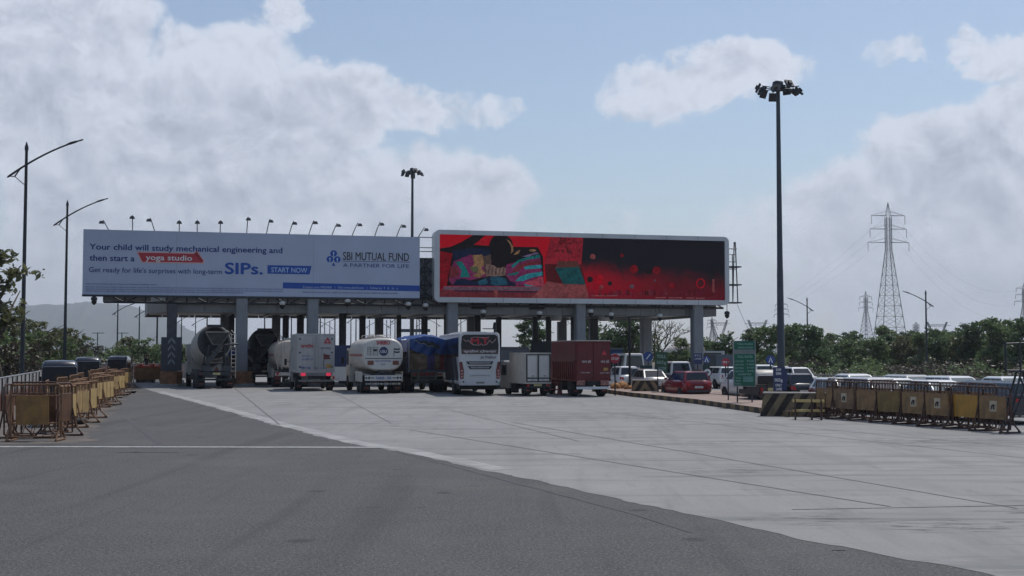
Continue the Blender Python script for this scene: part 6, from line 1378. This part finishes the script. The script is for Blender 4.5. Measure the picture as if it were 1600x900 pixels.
# belt of trees on the right: five kinds built once, then copied
GT = 'trees behind the cars on the right'
kinds = []
for i, (H_, W_, mt, n) in enumerate(((5.6, 5.6, LF2, 3600), (5.0, 6.0, LF1, 3600), (6.3, 5.2, LF1, 3400), (4.4, 5.8, LF3, 3200), (5.6, 4.8, LF2, 3200))):
    kinds.append(tree('tree kind', (0, 0, 0), H_, W_, mt, n, .21, 40 + i, 12, 'broadleaf_tree', 'tree', GT, .14))
KN = ['deep green rounded', 'mid green broad', 'taller mid green', 'olive green low', 'deep green narrow']
spots = [(1135, 150, 4, .95, 'left of the toll rates board'), (1100, 160, 1, .9, 'right of the last canopy column'), (1185, 150, 0, 1.05, 'above the toll rates board'), (1205, 135, 2, .9, 'left of the near high mast'), (1240, 150, 2, 1.02, 'right of the near high mast'), (1262, 142, 0, 1.1, 'behind the first right street lamp'), (1285, 150, 4, .95, 'just right of the first right street lamp'), (1305, 170, 3, 1.0, 'low in the dip right of the first street lamp'), (1325, 155, 1, .85, 'over the silver off-roader'),
         (1345, 165, 4, .9, 'below the slim pylon'), (1368, 150, 1, .95, 'left below the tallest pylon'), (1392, 160, 0, .95, 'right below the tallest pylon'), (1415, 152, 3, 1.05, 'below the squat pylon'), (1436, 145, 2, .8, 'left of the second right street lamp'), (1456, 150, 4, 1.0, 'right of the second right street lamp'), (1478, 160, 1, 1.0, 'below the horned pylon'), (1502, 150, 3, 1.1, 'over the silver white saloon'), (1525, 148, 0, 1.12, 'left of the far right horned pylon'), (1548, 140, 2, .98, 'below the far right horned pylon'), (1572, 142, 1, 1.15, 'above the steel trestle'), (1600, 136, 0, 1.15, 'at the right edge of the picture'), (1640, 140, 4, 1.2, 'just outside the right edge'),
         (1230, 185, 1, 1.2, 'set back right of the near high mast'), (1300, 195, 2, 1.0, 'set back over the dip'), (1335, 190, 0, 1.15, 'set back left of the slim pylon'), (1380, 190, 2, 1.1, 'set back beneath the tallest pylon'), (1425, 195, 0, 1.2, 'set back below the squat pylon'), (1468, 195, 2, 1.05, 'set back below the horned pylon'), (1490, 185, 0, 1.2, 'set back over the silver white saloon'), (1515, 190, 1, 1.3, 'set back over the bright yellow barricade'), (1560, 180, 4, 1.35, 'set back left of the trestle'), (1585, 175, 2, 1.25, 'set back over the trestle')]
used = set()
for u, Y, k, s_, wh in spots:
    lab = '%s tree %s' % (KN[k], wh)
    if k not in used: used.add(k); t_ = kinds[k]; t_.location = GZ(u, Y); t_['label'] = lab; t_.scale = (s_,) * 3
    else: copy_tree(kinds[k], lab, GZ(u, Y), rnd.uniform(0, 6.28), (s_, s_, s_ * rnd.uniform(.9, 1.08)))
# scrub in front of the belt: too many low bushes to count
fo = []
r = random.Random(11)
for i in range(150):
    u = r.uniform(1110, 1680); Y = r.uniform(100, 138); p = GZ(u, Y); h = r.uniform(.7, 1.9); fo.append((p.x, p.y, h * .5, r.uniform(.9, 2.0), 1.0, h * .6))
mid = len(fo) // 2
o = foliage(fo[:mid], 7000, .16, 5).build('scrub', LF1, recalc=False); tag(o, 'low olive green scrub in front of the right hand trees', 'scrub', None, 'stuff')
o = foliage(fo[mid:], 7000, .16, 6).build('dry_scrub', LF4, recalc=False); tag(o, 'low dry brown scrub in front of the right hand trees', 'scrub', None, 'stuff')
fo = [(GZ(u, Y).x, Y, 1.6, r.uniform(5, 9), 4, r.uniform(1.2, 3.2)) for u, Y in [(r.uniform(120, 1150), r.uniform(330, 420)) for _ in range(60)]]
o = foliage(fo, 6000, .7, 9).build('far_tree_line', LF2, recalc=False); tag(o, 'dark line of far trees along the horizon beyond the toll lanes', 'trees', None, 'stuff')
# centre trees behind the canopy
tree('dark leafy tree seen beside the black lane screen under the canopy', GZ(832, 135), 6.4, 5.0, LF2, 2400, .2, 61, 9)
tree('large dark tree behind the maroon truck under the canopy', GZ(985, 128), 7.2, 7.5, LF2, 4200, .22, 62, 12)
tree('dark tree left of the large one behind the maroon truck', GZ(915, 140), 7.0, 6.0, LF2, 3000, .22, 63, 10)
tree('green tree below the bare branches left of the last canopy column', GZ(1062, 150), 4.6, 4.5, LF1, 1800, .2, 64, 8)
bt_ = thing('bare_tree', 'nearly bare tree with spreading twigs left of the last canopy column', 'tree', GZ(1022, 120), 0)
f = MB(); r = random.Random(21)
def grow(p, d, l, rad, k):
    e = p + d * l; f.tube([p, p.lerp(e, .5) + Vector((r.gauss(0, .05), r.gauss(0, .05), r.gauss(0, .05))) * l, e], rad, 5, r2=rad * .7)
    if k:
        for _ in range(3 if k > 2 else 2): grow(e, (d + Vector((r.gauss(.12, .45), r.gauss(0, .45), r.gauss(.12, .28)))).normalized(), l * r.uniform(.62, .85), rad * .62, k - 1)
grow(Vector((0, 0, 0)), Vector((.1, 0, 1)), 1.9, .16, 5); f.build('trunk', BARK, bt_)
foliage([(1.2, 0, 4.2, 2.0, 1.6, 1.1)], 260, .12, 31).build('crown', LF3, bt_, recalc=False)
# left: tree at the edge, roadside shrubs, bushes beyond the lanes
tree('sparse leafy tree rising over the left edge of the picture', GZ(2, 62), 7.6, 4.4, LF3, 900, .21, 71, 9, zlow=.5)
GS = 'roadside shrubs behind the left fence'
kd = [tree('shrub kind', (0, 0, 0), h, w_, mt, n, sz, 80 + i, 8, 'roadside_shrub', 'shrub', GS, .12, 9) for i, (h, w_, mt, n, sz) in enumerate(((4.4, 4.2, LF3, 2400, .14), (3.9, 4.2, LF1, 2200, .14), (3.2, 3.8, LF4, 1800, .12)))]
kn = ['olive leafy', 'mid green', 'dry brown']; used = set()
for u, Y, k, s_, wh in ((-15, 74, 1, 1.15, 'at the left edge beneath the sparse tree'), (12, 70, 2, 1.0, 'just right of the left edge'), (22, 80, 0, 1.1, 'behind the nearest street lamp'), (48, 80, 2, 1.0, 'between the two left street lamps near the fence'), (55, 92, 1, 1.05, 'tallest between the two left street lamps'), (78, 94, 0, .95, 'just left of the second street lamp'), (88, 104, 1, 1.0, 'behind the nearest auto rickshaw'), (112, 112, 2, 1.15, 'just right of the second street lamp'), (108, 120, 0, 1.15, 'above the middle auto rickshaw'), (132, 125, 1, 1.05, 'right of the middle auto rickshaw'), (150, 135, 2, 1.1, 'left of the farthest auto rickshaw'), (30, 70, 2, .8, 'low against the near fence'), (65, 104, 0, 1.2, 'set back between the two left street lamps')):
    lab = '%s shrub %s' % (kn[k], wh)
    if k not in used: used.add(k); t_ = kd[k]; t_.location = GZ(u, Y); t_['label'] = lab; t_.scale = (s_,) * 3
    else: copy_tree(kd[k], lab, GZ(u, Y), rnd.uniform(0, 6.28), s_)
for i, (u, Y, h, w_, wh) in enumerate(((178, 145, 3.4, 4.5, 'behind the farthest auto rickshaw'), (205, 150, 4.3, 5.5, 'above the pink boundary wall'), (228, 148, 4.6, 5.2, 'tallest above the pink boundary wall'), (250, 155, 3.6, 4.5, 'left of the leftmost canopy column'), (288, 150, 3.6, 4.0, 'right of the leftmost canopy column'))):
    tree('bushy olive tree ' + wh, GZ(u, Y), h, w_, LF3 if i % 2 else LF1, 1500, .2, 90 + i, 8, 'bushy_tree', 'tree', 'bushy trees beyond the left lanes', .15)
# ------------------------------------------------------------------ a person behind the orange barrier
pp = GZ(229.5, 108); SKIN = M('brown skin', (.16, .08, .05), .6, var=.05)
pl_ = thing('concrete_plinth', 'low concrete plinth behind the orange water barrier', 'plinth', pp, 0); f = MB(); f.box(-.8, .8, -.4, .4, 0, .55); f.box(-.85, .85, -.45, .45, .553, .62); f.build('plinth_body', PALE, pl_)
ps2 = thing('person', 'person in dark top and pale trousers standing behind the orange water barrier', 'person', pp + Vector((0, 0, .62)), R(20))
me = bpy.data.meshes.new('body'); vs = [(0, 0, .92), (0, 0, 1.15), (0, 0, 1.38), (0, .0, 1.5), (0, -.01, 1.62), (.19, 0, 1.40), (.25, .02, 1.14), (.24, -.08, .90), (-.19, 0, 1.40), (-.25, .02, 1.14), (-.24, -.08, .90), (.1, 0, .86), (.11, -.01, .48), (.11, .02, .07), (-.1, 0, .86), (-.11, -.01, .48), (-.11, .02, .07), (.11, -.14, .04), (-.11, -.14, .04), (0, -.01, 1.70), (.245, -.11, .80), (-.245, -.11, .80)]
ed = [(0, 1), (1, 2), (2, 3), (3, 4), (2, 5), (5, 6), (6, 7), (2, 8), (8, 9), (9, 10), (0, 11), (11, 12), (12, 13), (0, 14), (14, 15), (15, 16), (13, 17), (16, 18), (4, 19), (7, 20), (10, 21)]
rd = [.14, .135, .15, .055, .095, .065, .048, .036, .065, .048, .036, .085, .06, .045, .085, .06, .045, .035, .035, .075, .04, .04]
me.from_pydata(vs, ed, []); bo = bpy.data.objects.new('body', me); col.objects.link(bo); bo.parent = ps2
sk_ = bo.modifiers.new('skin', 'SKIN'); bo.modifiers.new('sub', 'SUBSURF').levels = 1
for i, rr in enumerate(rd): me.skin_vertices[0].data[i].radius = (rr, rr * .75)
me.skin_vertices[0].data[0].use_root = True
dg = bpy.context.evaluated_depsgraph_get(); dg.update(); nm = bpy.data.meshes.new_from_object(bo.evaluated_get(dg)); bo.modifiers.clear(); bo.data = nm; nm.materials.clear()
for mm in (SKIN, M('black shirt', (.012, .013, .016), .8), M('pale trousers', (.45, .42, .38), .8)): nm.materials.append(mm)
for p in nm.polygons:
    z = p.center.z; p.use_smooth = True; p.material_index = 1 if .92 < z < 1.47 and not (abs(p.center.x) > .2 and z < 1.08) else (2 if z <= .92 and abs(p.center.x) < .2 and z > .06 else 0)
f = MB(); f.lathe([(0, .07), (.05, .112), (.11, .105), (.16, .06), (.175, .01)], (0, .012, 1.62), (0, .012, 9), 12); f.build('hair', BLACK, ps2)
f = MB()
for s_ in (-1, 1): f.lathe([(0, .012), (.012, .004)], (s_ * .034, -.075, 1.655), (s_ * .034, -9, 1.655), 6); f.lathe([(0, .02), (.012, .02)], (s_ * .093, 0, 1.64), (s_ * 9, 0, 1.64), 6)
f.lathe([(0, .02), (.035, .006)], (0, -.075, 1.625), (0, -9, 1.55), 6); f.box(-.025, .025, -.083, -.076, 1.585, 1.593); f.build('face', SKIN, ps2)
# ------------------------------------------------------------------ air
m = bpy.data.materials.new('thin haze'); m.use_nodes = True; hn = m.node_tree; hn.nodes.clear(); pv = hn.nodes.new('ShaderNodeVolumePrincipled'); pv.inputs['Color'].default_value = (.80, .86, .95, 1); pv.inputs['Density'].default_value = HAZE; pv.inputs['Anisotropy'].default_value = .25
ho = hn.nodes.new('ShaderNodeOutputMaterial'); hn.links.new(pv.outputs[0], ho.inputs['Volume'])
f = MB(); f.box(-7900, 7900, -100, 7900, -1.1, 420); o = f.build('haze', m); o['kind'] = 'stuff'
